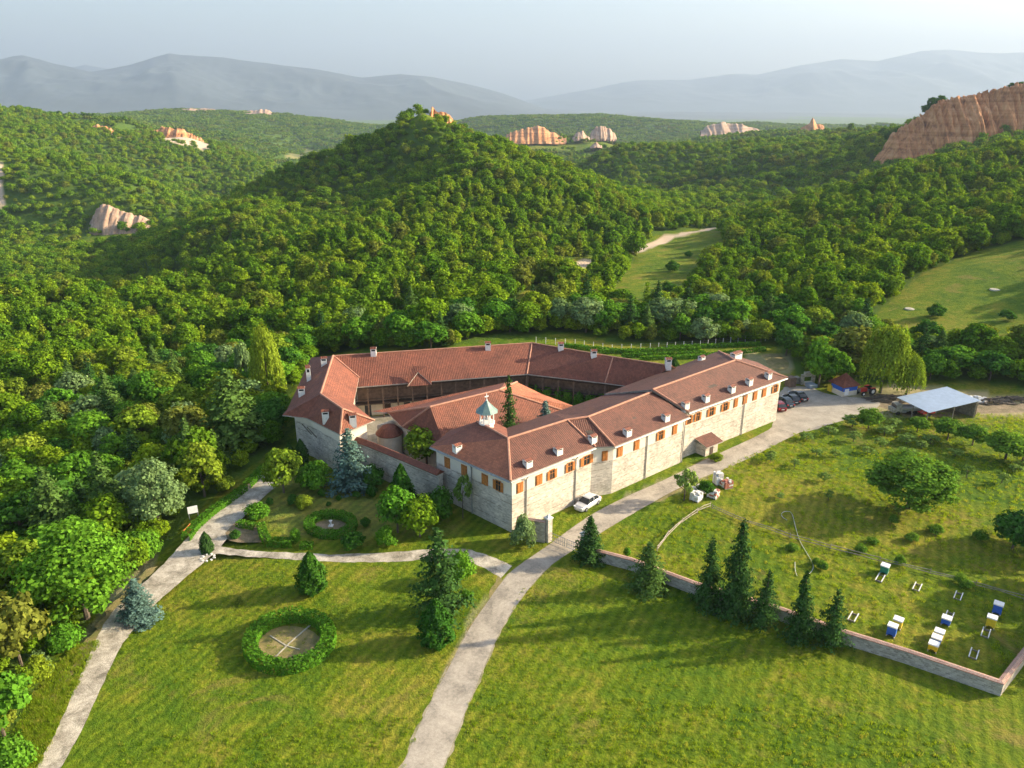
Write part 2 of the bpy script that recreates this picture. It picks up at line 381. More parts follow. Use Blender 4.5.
FIELDS = [wpoly([(288, 154), (306, 150), (318, 152), (300, 161), (285, 160)])]
ROADS = [([(712, 228), (690, 233), (668, 238), (650, 246), (634, 252)], 3.0), ([(590, 262), (578, 268), (572, 277)], 3.4), ([(548, 290), (535, 301), (524, 305)], 3.0), ([(392, 318), (384, 328)], 2.2),
         ([(-60, 425), (0, 412), (18, 407), (38, 401)], 2.6), ([(640, 252), (592, 262)], 2.0)]
RW = []
for pts, w in ROADS:
    q = [hit(a, b) for a, b in pts]; RW.append(([(v.x, v.y) for v in q], w))
CLEAR = [(-60, 545, 11)] + [(px2u(a) * b, b, c) for a, b, c in ((98, 592, 22), (112, 588, 27), (126, 586, 27), (140, 588, 24), (150, 596, 16), (165, 1160, 26), (185, 1155, 30), (203, 1150, 26), (105, 1130, 22), (530, 1455, 45), (552, 1450, 40), (512, 1450, 36), (597, 1535, 40), (608, 1535, 30), (578, 1475, 30), (596, 1360, 26), (808, 1480, 40), (812, 1460, 34), (720, 2110, 80), (750, 2110, 80), (190, 2850, 120), (215, 2850, 100), (170, 2850, 100), (260, 2880, 90))]
def resample2(pts, st):
    out = []
    for (ax, ay), (bx, by) in zip(pts, pts[1:]):
        k = max(1, int(math.hypot(bx - ax, by - ay) / st)); out += [(ax + (bx - ax) * i / k, ay + (by - ay) * i / k) for i in range(k)]
    return out + [pts[-1]]
def distline(x, y, pts):
    d = np.full(x.shape, 1e9)
    for (ax, ay), (bx, by) in zip(pts, pts[1:]):
        L = (bx - ax) ** 2 + (by - ay) ** 2; t = np.clip(((x - ax) * (bx - ax) + (y - ay) * (by - ay)) / max(L, 1e-6), 0, 1)
        d = np.minimum(d, np.hypot(x - ax - t * (bx - ax), y - ay - t * (by - ay)))
    return d
def wooded(x, y):
    x = np.asarray(x, float); y = np.asarray(y, float)
    m = ~inpoly(x, y, NEAR_OPEN) & (y < 4300) & (y > 40)
    for p in MEADOWS + SAND + FIELDS: m &= ~inpoly(x, y, p)
    for pts, w in RW: m &= distline(x, y, pts) > w + 3.5
    for pts, w in RW[:5]:
        for a, b in resample2(pts, 6): m &= np.hypot(x - a * (1 - 8 / b), y - b + 8) > 6.5
    for a, b, c in CLEAR: m &= np.hypot(x - a, y - b) > c
    return m

# ------------------------------------------------------------------ the terrain sheet
NU, NR = 560, 620
uu = np.linspace(-1.05, 1.05, NU); ss = np.exp(np.linspace(math.log(22), math.log(24080), NR))
U, S = np.meshgrid(uu, ss); GX = (U * S).ravel(); GY = (S - 80).ravel()
GZ = height(GX, GY)
GZ = np.where(GY < 60, 0, GZ)
def gridquads(nu, nr):
    i = np.arange(nr - 1)[:, None] * nu + np.arange(nu - 1)[None, :]
    i = i.ravel(); return np.stack([i, i + 1, i + nu + 1, i + nu], 1)
def ground_mat():
    m = bpy.data.materials.new('ground_cover'); n, l = nodes(m); b = n['Principled BSDF']; b.inputs['Roughness'].default_value = .95
    b.inputs['Specular IOR Level'].default_value = .1
    at_ = n.new('ShaderNodeVertexColor'); at_.layer_name = 'cover'
    tc = n.new('ShaderNodeTexCoord'); ob = tc.outputs['Object']
    sp = n.new('ShaderNodeSeparateColor'); l.new(at_.outputs['Color'], sp.inputs[0])
    # lawn
    big = noise(n, l, ob, .035, 5, .65, .6); mid = noise(n, l, ob, .35, 5, .7); fine = noise(n, l, ob, 2.6, 4, .75)
    r1 = ramp(n, [(.38, (.048, .108, .007)), (.46, (.080, .142, .008)), (.54, (.125, .175, .010)), (.63, (.205, .200, .024))])
    v = math_(n, l, 'MULTIPLY_ADD', mid, .45, math_(n, l, 'MULTIPLY', big, .62)); l.new(v, r1.inputs[0])
    rf = ramp(n, [(.3, (.76, .79, .72)), (.5, (1, 1, 1)), (.7, (1.25, 1.18, 1.12))]); l.new(fine, rf.inputs[0])
    grass = mix(n, l, r1.outputs[0], rf.outputs[0], 1.0, 'MULTIPLY')
    # mowing tracks on the lawn
    wv = n.new('ShaderNodeTexWave'); wv.inputs['Scale'].default_value = .26; wv.inputs['Distortion'].default_value = 5; wv.inputs['Detail'].default_value = 3; wv.inputs['Detail Scale'].default_value = .6
    mp = n.new('ShaderNodeMapping'); mp.inputs['Rotation'].default_value = (0, 0, R(28)); l.new(ob, mp.inputs[0]); l.new(mp.outputs[0], wv.inputs['Vector'])
    rm = ramp(n, [(.0, (.80, .83, .78)), (1, (1.16, 1.12, 1.1))]); l.new(wv.outputs['Fac'], rm.inputs[0])
    so = n.new('ShaderNodeSeparateXYZ'); l.new(ob, so.inputs[0]); nearf = n.new('ShaderNodeMapRange'); nearf.inputs['From Min'].default_value = 95; nearf.inputs['From Max'].default_value = 125; nearf.inputs['To Min'].default_value = 1; nearf.inputs['To Max'].default_value = 0; l.new(so.outputs[1], nearf.inputs[0])
    grass = mix(n, l, grass, rm.outputs[0], nearf.outputs[0], 'MULTIPLY')
    blot = ramp(n, [(.36, (.74, .80, .7)), (.5, (1, 1, 1)), (.62, (1.18, 1.08, 1.1))]); l.new(noise(n, l, ob, .9, 5, .75, 1.2), blot.inputs[0]); grass = mix(n, l, grass, blot.outputs[0], 1.0, 'MULTIPLY')
    # dry brown patches
    dry = ramp(n, [(.56, (0, 0, 0)), (.7, (1, 1, 1))]); l.new(noise(n, l, ob, .11, 5, .7, .8), dry.inputs[0])
    grass = mix(n, l, grass, (.25, .17, .055), math_(n, l, 'MULTIPLY', dry.outputs[0], .6))
    # forest floor
    floor = mix(n, l, (.055, .11, .014), (.10, .16, .02), noise(n, l, ob, .2, 5, .7))
    sandc = mix(n, l, (.50, .36, .24), (.62, .50, .38), noise(n, l, ob, .15, 5, .7))
    sandc = mix(n, l, sandc, (.34, .16, .08), sp.outputs[2])
    c = mix(n, l, floor, grass, sp.outputs[0])
    c = mix(n, l, c, sandc, sp.outputs[1])
    l.new(c, b.inputs['Base Color'])
    bp = n.new('ShaderNodeBump'); bp.inputs['Strength'].default_value = 1.0; bp.inputs['Distance'].default_value = .22
    hgt = math_(n, l, 'MULTIPLY_ADD', noise(n, l, ob, 1.1, 4, .7), 1.4, fine); l.new(hgt, bp.inputs['Height']); l.new(bp.outputs[0], b.inputs['Normal'])
    return m
M['ground'] = ground_mat()
def grid_object(name, X, Y, Z, nu, nr, mat, cover=None):
    me = npmesh(name, np.stack([X, Y, Z], 1), gridquads(nu, nr), [mat])
    me.polygons.foreach_set('use_smooth', np.ones(len(me.polygons), bool))
    if cover is not None:
        ca = me.color_attributes.new('cover', 'FLOAT_COLOR', 'POINT'); ca.data.foreach_set('color', cover.astype(np.float32).ravel())
    me.update(); o = bpy.data.objects.new(name, me); COL.objects.link(o)
    return o
wd = wooded(GX, GY)
cover = np.zeros((len(GX), 4)); cover[:, 3] = 1
cover[:, 0] = np.where(wd, 0, 1)
far_grass = (GY > 4300) | ((GY > 900) & (fbm(GX / 160, GY / 160, 3, 77) > .22))
cover[:, 0] = np.where(far_grass, .35, cover[:, 0])
for p in SAND: cover[inpoly(GX, GY, p), 1] = 1
for p in FIELDS: cover[inpoly(GX, GY, p), 0] = 1; cover[inpoly(GX, GY, p), 1] = .25
for pts, w in RW:
    d = distline(GX, GY, pts); cover[:, 1] = np.maximum(cover[:, 1], np.clip((w - d) / 1.0 + .5, 0, 1))
def patch(poly, ch, amt, soft=0):
    q = wpoly(poly); k = inpoly(GX, GY, q); cover[k, ch] = np.maximum(cover[k, ch], amt)
# worn earth and dry verges
for poly, a in (([(620, 500), (690, 470), (735, 452), (745, 458), (700, 482), (655, 503)], .35), ([(470, 615), (497, 585), (505, 590), (440, 700), (425, 720)], .28),
                ([(840, 398), (890, 385), (1024, 398), (1024, 416), (890, 418)], .45), ([(95, 640), (140, 590), (160, 560), (150, 556), (105, 600), (75, 655)], .35),
                ([(255, 500), (300, 470), (380, 500), (420, 520), (380, 535), (290, 540), (258, 520)], .07), ([(740, 352), (790, 356), (795, 372), (775, 378), (750, 362)], .35)):
    patch(poly, 1, a)
ter = grid_object('ground', GX, GY, GZ, NU, NR, 'ground', cover); tag(ter, kind='structure')

# ------------------------------------------------------------------ far mountains
def skyline(tab, y):
    out = []
    for px, py in tab:
        d = ray(px, py); out.append((d[0] / d[1], CH + y * d[2] / d[1]))
    return np.array([o[0] for o in out]), np.array([o[1] for o in out])
LEFT = [(-260, 70), (-100, 62), (0, 59.5), (23, 56), (39, 60), (55, 65), (90, 72), (129, 64), (145, 59.5), (168, 52), (188, 54), (215, 56), (273, 64), (312, 68), (363, 77), (400, 74), (425, 77), (460, 83), (490, 90), (515, 98), (545, 108), (600, 112), (1300, 112)]
RIGHT = [(-200, 75), (60, 68), (85, 64), (110, 68), (200, 80), (460, 112), (510, 104), (545, 97), (570, 93), (600, 87), (624, 82), (643, 80), (694, 79), (733, 74), (757, 74), (796, 65), (843, 57.6), (878, 60), (897, 56), (921, 51), (948, 48.6), (975, 51), (999, 52.5), (1024, 51.7), (1150, 45), (1300, 55)]
M['mount'] = simple('mountain_slopes', (.050, .064, .072), .95, 0, .45, .0006)
def mountains(name, tab, y0, yr, y1, seed):
    nu, nr = 620, 130
    u = np.linspace(-1.0, 1.0, nu); y = np.linspace(y0, y1, nr); UU, YY = np.meshgrid(u, y); X = UU * YY
    su, sz = skyline(tab, yr)
    top = np.interp(UU, su, sz) + 150
    t = np.where(YY < yr, (YY - y0) / (yr - y0), 1 - (YY - yr) / (y1 - yr)); t = np.clip(t, 0, 1)
    prof = t ** 1.25
    rid = (ridged(X / 2100 + YY / 9000, YY / 3200, 6, seed) - .62)
    z = -152 + top * prof * (1 + rid * 1.3 * np.sin(np.pi * np.clip(t, 0, 1)) ) + rid * 60 * prof
    o = grid_object(name, X.ravel(), YY.ravel(), z.ravel(), nu, nr, 'mount'); tag(o, kind='structure')
mountains('mountains', LEFT, 8500, 12500, 15500, 5)
mountains('mountains', RIGHT, 14000, 19000, 23000, 50)

# ------------------------------------------------------------------ foliage meshes
def quads(c, nrm, size, aspect=1.0):
    n = nrm / np.maximum(np.linalg.norm(nrm, axis=1, keepdims=True), 1e-6)
    a = rng.normal(size=n.shape); t = np.cross(n, a); t /= np.maximum(np.linalg.norm(t, axis=1, keepdims=True), 1e-6); b = np.cross(n, t)
    s = size[:, None] * .5; t = t * s; b = b * s * aspect
    fold = n * s * .35
    V = np.stack([c - t - b * .6, c + t * .4 - b - fold, c + t + b * .6, c - t * .4 + b - fold], 1).reshape(-1, 3)
    return V, np.arange(len(V)).reshape(-1, 4)
def sph(n):
    v = rng.normal(size=(n, 3)); return v / np.linalg.norm(v, axis=1, keepdims=True)
def crown_pts(nclump, per, rx, rz, zc, cr, jitter=.18, up=.35, taper=0.0):
    """leaf positions on the skin of clumps that fill an ellipsoid"""
    d = sph(nclump * 2); d = d[d[:, 2] > -.75][:nclump]
    rad = rng.uniform(.45, 1.0, len(d)) ** .6
    C = d * rad[:, None] * np.array([rx, rx, rz]) * (1 - .8 * cr / rx); C[:, 2] += zc
    C[:, :2] *= rng.uniform(.82, 1.15, (len(d), 1))
    if taper: C[:, :2] *= (1 - taper * np.clip((C[:, 2] - zc) / rz, 0, 1))[:, None]
    rr = cr * rng.uniform(.6, 1.25, len(d)); P = []; N = []
    for c, r in zip(C, rr):
        s = sph(per); s[:, 2] = s[:, 2] * .8 + .12
        p = c + s * r * rng.uniform(1 - jitter * 2, 1 + jitter, (per, 1)) * np.array([1, 1, .75])
        P.append(p); o = (c - np.array([0, 0, zc * .8])); o = o / max(np.linalg.norm(o), .1)
        N.append(s * .75 + rng.normal(size=s.shape) * .38 + o * .35 + np.array([0, 0, up]))
    return np.concatenate(P), np.concatenate(N)
def tri_trunk(h, r, limbs, spread, lean=.0, seed=0):
    mb = MB(); q = random.Random(seed)
    mb.tube([(0, 0, -.4), (0, 0, h * .25), (lean * .5, 0, h * .55), (lean, 0, h * .85)], [r * 1.25, r, r * .75, r * .3], 'bark', 7)
    for i in range(limbs):
        a = q.uniform(0, 6.28); z = h * q.uniform(.35, .65); L = spread * q.uniform(.6, 1)
        mb.tube([(lean * .4, 0, z), (math.cos(a) * L * .5, math.sin(a) * L * .5, z + L * .35), (math.cos(a) * L, math.sin(a) * L, z + L * .8)], [r * .5, r * .3, r * .1], 'bark', 5)
    return mb
LIB = {}
def crown_mesh(key, nclump, per, rx, rz, zc, cr, leaf, mat, taper=0, up=.35):
    P, N = crown_pts(nclump, per, rx, rz, zc, cr, taper=taper, up=up)
    V, Q = quads(P, N, leaf * rng.uniform(.6, 1.35, len(P)))
    return npmesh(key, V, Q, [mat])
# broadleaf: height 10, crown radius 4 (unit tree, scaled per tree)
def trunk_mesh(seed, h=7.2, r=.22, limbs=6, spread=3.0):
    o = tri_trunk(h, r, limbs, spread, rnd.uniform(-.5, .5), seed); ob = o.build('trunk'); me = ob.data; bpy.data.objects.remove(ob); return me
TRUNKS = [trunk_mesh(i) for i in range(3)]
for mname in ('leaf_mix', 'leaf_mid', 'leaf_deep', 'leaf_yellow', 'leaf_grey', 'leaf_olive', 'orchard'):
    LIB[mname] = [crown_mesh('crown', int(rnd.uniform(46, 64)), 56, 4.2, rnd.uniform(4.0, 4.7), 5.1, rnd.uniform(1.0, 1.45), .52, mname, rnd.uniform(0, .35)) for _ in range(3)]
def conifer_mesh(key, h, r, mat, levels=26, droop=.35, leaf=.34, dens=1.0, irregular=.25, power=.9):
    P = []; N = []; S = []
    for i in range(levels):
        t = (i + .5) / levels; z = h * (.07 + .93 * t); R_ = r * (1 - t) ** power + .08
        nb = max(4, int((9 - 4 * t) * dens))
        for k in range(nb):
            a = rng.uniform(0, 2 * math.pi); L = R_ * rng.uniform(1 - irregular * 1.4, 1 + irregular * .6)
            m = max(3, int(L / leaf * 3.4 * dens)); s = np.linspace(.12, 1, m)
            sd = rng.normal(scale=.5 * leaf + .10 * L, size=m) * (1.1 - s * .6)
            x = math.cos(a) * L * s - math.sin(a) * sd; y = math.sin(a) * L * s + math.cos(a) * sd
            zz = z - droop * L * s ** 1.3 + rng.normal(scale=.09, size=m) + .12 * L * (s > .85)
            P.append(np.stack([x, y, zz], 1)); nn = np.stack([np.cos(a) * np.ones(m) * .7, np.sin(a) * np.ones(m) * .7, .75 * np.ones(m)], 1) + rng.normal(size=(m, 3)) * .35
            N.append(nn); S.append(leaf * rng.uniform(.6, 1.3, m))
    P, N, S = np.concatenate(P), np.concatenate(N), np.concatenate(S)
    V, Q = quads(P, N, S, .7); return npmesh(key, V, Q, [mat])
# conifers: unit height 10, radius 2.6
for mname in ('needle', 'leaf_blue', 'needle_light'):
    LIB['con_' + mname] = [conifer_mesh('crown', 10, 2.7, mname, 34, .35, .31, 1.25, .3, .72), conifer_mesh('crown', 10, 2.6, mname, 28, .5, .33, 1.2, .42, .75)]
LIB['con_ragged'] = [conifer_mesh('crown', 10, 2.7, 'needle', 24, .3, .32, 1.15, .5, .75)]
LIB['con_droop'] = [conifer_mesh('crown', 10, 3.1, 'needle_light', 22, .75, .32, 1.2, .4, .6)]
def thuja_mesh(mat, h=10, r=2.4, n=5200, leaf=.36, egg=.55):
    t = rng.uniform(0.02, 1, n); a = rng.uniform(0, 2 * math.pi, n)
    R_ = r * np.sin(np.pi * np.clip(t, 0, 1) ** egg) ** .75 * (1 + .16 * np.sin(a * 5 + t * 9) + .12 * np.sin(a * 11 - t * 17)) * rng.uniform(.78, 1.05, n)
    P = np.stack([R_ * np.cos(a), R_ * np.sin(a), h * t], 1)
    N = np.stack([np.cos(a), np.sin(a), .5 + 0 * a], 1) + rng.normal(size=(n, 3)) * .45
    V, Q = quads(P, N, leaf * rng.uniform(.6, 1.3, n), 1.2); return npmesh('crown', V, Q, [mat])
LIB['thuja'] = [thuja_mesh('leaf_deep'), thuja_mesh('leaf_deep')]
LIB['thuja_light'] = [thuja_mesh('leaf_mid')]
LIB['cypress'] = [thuja_mesh('needle', r=2.3, egg=.75)]
LIB['leaf_big'] = [crown_mesh('crown', 120, 95, 4.2, 4.4, 5.0, .95, .26, 'leaf_mid', .15)]
LIB['orchard_big'] = [crown_mesh('crown', 120, 85, 4.2, 4.6, 5.2, .85, .27, 'orchard', .1)]
LIB['orchard_thin'] = [crown_mesh('crown', 26, 30, 4.2, 3.6, 5.4, .95, .62, 'orchard_light', .1) for _ in range(4)]
LIB['grey_big'] = [crown_mesh('crown', 110, 85, 4.2, 4.8, 5.2, .9, .26, 'leaf_grey', .3)]
def bush_mesh(mat, n=3200, leaf=.11, lump=.2):
    """unit bush: radius 1, height 1.4"""
    P, N = crown_pts(26, n // 26, 1.0, .75, .62, .36); V, Q = quads(P, N, leaf * rng.uniform(.6, 1.4, len(P))); return npmesh('foliage', V, Q, [mat])
for k in ('leaf_mid', 'leaf_deep', 'leaf_yellow', 'leaf_grey', 'leaf_olive', 'orchard', 'hedge'): LIB['bush_' + k] = [bush_mesh(k), bush_mesh(k)]
def willow_mesh(mat, h=10, r=4.2, n=420):
    P = []; N = []
    for i in range(n):
        a = rng.uniform(0, 2 * math.pi); q = rng.uniform(0, 1) ** .6; R_ = r * q; z0 = h * (1 - .45 * q ** 4 - .12 * math.sin(a * 2 + 1) * q) * rng.uniform(.86, 1)
        L = (z0 - .6) * rng.uniform(.35, .95) * (.35 + .65 * q); m = max(5, int(L / .28)); s = np.linspace(0, 1, m)
        w = .25 + .35 * rng.uniform()
        x = math.cos(a) * (R_ + w * s) + rng.normal(scale=.12, size=m); y = math.sin(a) * (R_ + w * s) + rng.normal(scale=.12, size=m); z = z0 - L * s
        P.append(np.stack([x, y, z], 1)); N.append(np.stack([np.cos(a) + 0 * x, np.sin(a) + 0 * x, .35 + .5 * (s < .15)], 1) + rng.normal(size=(m, 3)) * .35)
    P = np.concatenate(P); N = np.concatenate(N); V, Q = quads(P, N, .36 * rng.uniform(.6, 1.3, len(P)), 1.0); return npmesh('crown', V, Q, [mat])
LIB['willow'] = [willow_mesh('leaf_yellow')]

def mpp(p): return depth(p) / F
CNT = {}
def plant(kind, p, w, h, label, cat, group=None, name='tree', trunk=True, rz=None, kids=None):
    """p base, w crown width and h height in metres"""
    lib = LIB[kind]; me = lib[CNT.setdefault(kind, 0) % len(lib)]; CNT[kind] += 1
    rz = rnd.uniform(0, 6.28) if rz is None else rz
    if kind.startswith('bush_'):
        o = bpy.data.objects.new(name, me); COL.objects.link(o); o.location = p; o.scale = (w / 2.1, w / 2.1, h / 1.45); o.rotation_euler = (0, 0, rz)
        return tag(o, label, cat, group)
    t = empty(name, p, label, cat, group, rz)
    c = bpy.data.objects.new('crown', me); COL.objects.link(c); c.parent = t
    uw = {'con': 4.1, 'thu': 4.9, 'cyp': 4.7, 'wil': 9.2}.get(kind[:3], 8.4)
    c.scale = (w / uw, w / uw, h / 10)
    if trunk:
        k = bpy.data.objects.new('trunk', TRUNKS[rnd.randrange(3)] if kind[:3] not in ('con', 'thu', 'cyp') else POLE); COL.objects.link(k); k.parent = t
        k.scale = (w / 9.5, w / 9.5, h / 10) if kind[:3] not in ('con', 'thu', 'cyp') else (1, 1, h / 10)
    return t
_p = MB(); _p.tube([(0, 0, -.4), (0, 0, 5), (0, 0, 9.6)], [.17, .12, .03], 'bark', 7); _o = _p.build('trunk'); POLE = _o.data; bpy.data.objects.remove(_o)
def plantpx(kind, px, py, wpx, hpx, label, cat='tree', group=None, name='tree', z=None, **k):
    p = hit(px, py) if z is None else at(px, py, z)
    m = mpp(p); dep = math.atan2(CH - p.z, math.hypot(p.x, p.y))
    return plant(kind, p, wpx * m, hpx * m / math.cos(dep) * .97, label, cat, group, name, **k)

# ------------------------------------------------------------------ the forest
def lod_cluster(key, seed, spread=1.0, nl=150, leaf=1.25, n_tree=1, mat='leaf_mix', zs=1.0):
    Ps = []; Ns = []
    for k in range(n_tree):
        ox, oy = (rng.uniform(-spread, spread, 2) if n_tree > 1 else (0, 0)); s = rng.uniform(.7, 1.15)
        P, N = crown_pts(max(5, int(nl / 16)), 16, 4.0 * s, 3.4 * s * zs, 5.2 * s, 1.7 * s, up=.3); P = P + np.array([ox, oy, rng.uniform(-.6, .6)]); Ps.append(P); Ns.append(N)
    P = np.concatenate(Ps); N = np.concatenate(Ns); V, Q = quads(P, N, leaf * rng.uniform(.6, 1.3, len(P)))
    me = npmesh(key, V, Q, [mat]); o = bpy.data.objects.new(key, me); return o
def source(name, obs):
    c = bpy.data.collections.new(name)
    for o in obs: c.objects.link(o)
    return c
near_src = []
for i in range(6):
    P, N = crown_pts(54, 44, 4.0, rnd.uniform(3.4, 4.9), 5.8, 1.2, taper=rnd.uniform(0, .5)); V, Q = quads(P, N, .58 * rng.uniform(.6, 1.3, len(P)))
    near_src.append(bpy.data.objects.new('tree', npmesh('tree', V, Q, ['leaf_mix'])))
for i in range(2):
    me = conifer_mesh('tree', 10, 2.7, 'leaf_mix', 14, .4, .8, .8, .4); near_src.append(bpy.data.objects.new('tree', me))
mid_src = [lod_cluster('tree', i, nl=560, leaf=.86, zs=rnd.uniform(.8, 1.35)) for i in range(6)]
far_src = [lod_cluster('tree', i, spread=10, nl=210, leaf=1.5, n_tree=7) for i in range(5)]
def scatter(x0, x1, y0, y1, cell, smin, smax):
    """jittered points over the wooded slopes that the valley side shows"""
    nx = int((x1 - x0) / cell); ny = int((y1 - y0) / cell)
    a, b = np.meshgrid(np.arange(nx), np.arange(ny)); x = x0 + (a.ravel() + rng.uniform(0, 1, a.size)) * cell; y = y0 + (b.ravel() + rng.uniform(0, 1, a.size)) * cell
    k = (abs(x) < .76 * y + 45); x, y = x[k], y[k]
    k = wooded(x, y) & (rng.uniform(0, 1, len(x)) < .97 - .35 * (fbm(x / 45, y / 45, 3, 33) > .17)); x, y = x[k], y[k]
    z = height(x, y); s = rng.uniform(smin, smax, len(x)) * (1 + .35 * fbm(x / 60, y / 60, 3, 41)); return x, y, z, s
def visible(x, y, z, lift=6.0, n=48):
    """drop points well behind a nearer slope"""
    vis = np.ones(len(x), bool)
    for i in range(1, n):
        t = i / n; t = t ** .7
        zz = CH + (z + lift - CH) * t; k = height(x * t, y * t) > zz + 4
        vis &= ~(k & (t * y > 60))
    return vis
def geo_forest(name, parts, kind='stuff'):
    """one object: a cloud of points that carries tree instances"""
    xs = np.concatenate([p[0] for p in parts]); ys = np.concatenate([p[1] for p in parts]); zs = np.concatenate([p[2] for p in parts]); sc = np.concatenate([p[3] for p in parts])
    idx = np.concatenate([np.full(len(p[0]), i) for i, p in enumerate(parts)])
    me = bpy.data.meshes.new(name); me.vertices.add(len(xs)); me.vertices.foreach_set('co', np.stack([xs, ys, zs], 1).astype(np.float32).ravel())
    a = me.attributes.new('size', 'FLOAT', 'POINT'); a.data.foreach_set('value', sc.astype(np.float32))
    a = me.attributes.new('lod', 'INT', 'POINT'); a.data.foreach_set('value', idx.astype(np.int32))
    a = me.attributes.new('turn', 'FLOAT', 'POINT'); a.data.foreach_set('value', rng.uniform(0, 6.28, len(xs)).astype(np.float32))
    o = bpy.data.objects.new(name, me); COL.objects.link(o)
    g = bpy.data.node_groups.new(name, 'GeometryNodeTree'); g.interface.new_socket('Geometry', in_out='INPUT', socket_type='NodeSocketGeometry'); g.interface.new_socket('Geometry', in_out='OUTPUT', socket_type='NodeSocketGeometry')
    n, l = g.nodes, g.links; gi = n.new('NodeGroupInput'); go = n.new('NodeGroupOutput'); join = n.new('GeometryNodeJoinGeometry')
    def attr(nm, t):
        q = n.new('GeometryNodeInputNamedAttribute'); q.data_type = t; q.inputs['Name'].default_value = nm; return q.outputs['Attribute']
    for i, p in enumerate(parts):
        ci = n.new('GeometryNodeCollectionInfo'); ci.inputs['Collection'].default_value = p[4]; ci.inputs['Separate Children'].default_value = True; ci.inputs['Reset Children'].default_value = True
        ip = n.new('GeometryNodeInstanceOnPoints'); l.new(gi.outputs[0], ip.inputs['Points']); l.new(ci.outputs[0], ip.inputs['Instance']); ip.inputs['Pick Instance'].default_value = True
        cmp = n.new('FunctionNodeCompare'); cmp.data_type = 'INT'; cmp.operation = 'EQUAL'; l.new(attr('lod', 'INT'), cmp.inputs[2]); cmp.inputs[3].default_value = i
        l.new(cmp.outputs[0], ip.inputs['Selection'])
        cx = n.new('ShaderNodeCombineXYZ'); l.new(attr('turn', 'FLOAT'), cx.inputs[2]); l.new(cx.outputs[0], ip.inputs['Rotation'])
        cs = n.new('ShaderNodeCombineXYZ'); sz = attr('size', 'FLOAT')
        for q in range(3): l.new(sz, cs.inputs[q])
        l.new(cs.outputs[0], ip.inputs['Scale']); l.new(ip.outputs[0], join.inputs[0])
    l.new(join.outputs[0], go.inputs[0])
    md = o.modifiers.new('trees', 'NODES'); md.node_group = g
    return tag(o, 'dense green broadleaf woods covering the valley sides and the pointed hill', 'forest', None, kind)

# -- nearest trees one by one: spots chosen by how large they show
named_spots = []     # filled with the single trees placed by hand: (x, y, radius)
FOREST_KINDS = [('leaf_mix', 5, 'mixed green'), ('leaf_mid', 5, 'fresh green'), ('leaf_deep', 3, 'deep green'), ('leaf_yellow', 2, 'yellow-green'), ('leaf_grey', 2, 'grey-green'), ('leaf_olive', 1, 'olive-brown'), ('con_needle_light', 1, 'light green feathery'), ('con_ragged', .8, 'dark ragged')]
def near_trees():
    x, y, z, s = scatter(-260, 300, 46, 320, 5.6, .62, 1.05)
    px = np.array([proj(a, b, c + 3)[0] for a, b, c in zip(x, y, z)]); py = np.array([proj(a, b, c + 3)[1] for a, b, c in zip(x, y, z)])
    for nx_, ny_, nr_ in named_spots:
        k = np.hypot(x - nx_, y - ny_) > nr_ + 1.6; x, y, z, s, px, py = x[k], y[k], z[k], s[k], px[k], py[k]
    onscr = (px > -15) & (px < 1040) & (py > 60) & (py < 790)
    d = np.hypot(x, y); order = np.argsort(np.where(onscr, d, 1e6)); pick = order[:285]
    rest = np.ones(len(x), bool); rest[pick] = False; rest &= ((px > -140) & (px < 1160) & (py < 1000))
    names = [k[0] for k in FOREST_KINDS]; wts = [k[1] for k in FOREST_KINDS]; words = {k[0]: k[2] for k in FOREST_KINDS}
    for i in pick:
        kd = rnd.choices(names, wts)[0]
        X, Y = px[i], py[i]
        if X < 300:
            if Y > 600: zone = 'at the lower left beside the bottom of the gravel path'
            elif Y > 470: zone = 'on the slope left of the gravel path and its signboard'
            elif Y > 400: zone = 'in the woods between the far left dirt track and the signboard'
            elif X < 130: zone = 'above the dirt track at the far left'
            else: zone = 'in the woods left of the west wing and pale willow'
        elif X < 640: zone = 'in the woods behind the long rear wing'
        elif X < 800: zone = 'in the woods behind the vineyard fence'
        else: zone = 'in the grove behind the metal-roofed shed'
        p = Vector((x[i], y[i], z[i])); w = 8.6 * s[i]; h = rnd.uniform(7.5, 10.5) * s[i]
        con = kd.startswith('con')
        if con: w *= .62; h *= 1.15
        noun = 'conifer' if con else 'leafy tree'
        plant(kd, p, w, h, f'{words[kd]} {noun} {zone}', 'tree', f'{words[kd]} trees {zone}', 'conifer_tree' if con else 'broadleaf_tree')
    return x[rest], y[rest], z[rest], s[rest]
def undergrowth():
    x, y, z, s = scatter(-230, 260, 48, 330, 3.1, .26, .55)
    px = np.array([proj(a, b, c)[0] for a, b, c in zip(x, y, z)]); k = (px > -80) & (px < 1100); x, y, z, s = x[k], y[k], z[k], s[k]
    o = geo_forest('undergrowth', [(x, y, z - 1.2 * s, s, source('bush_kinds', near_src[:6]))]); o['label'] = 'shrubs and saplings filling the floor of the near woods'; o['category'] = 'undergrowth'
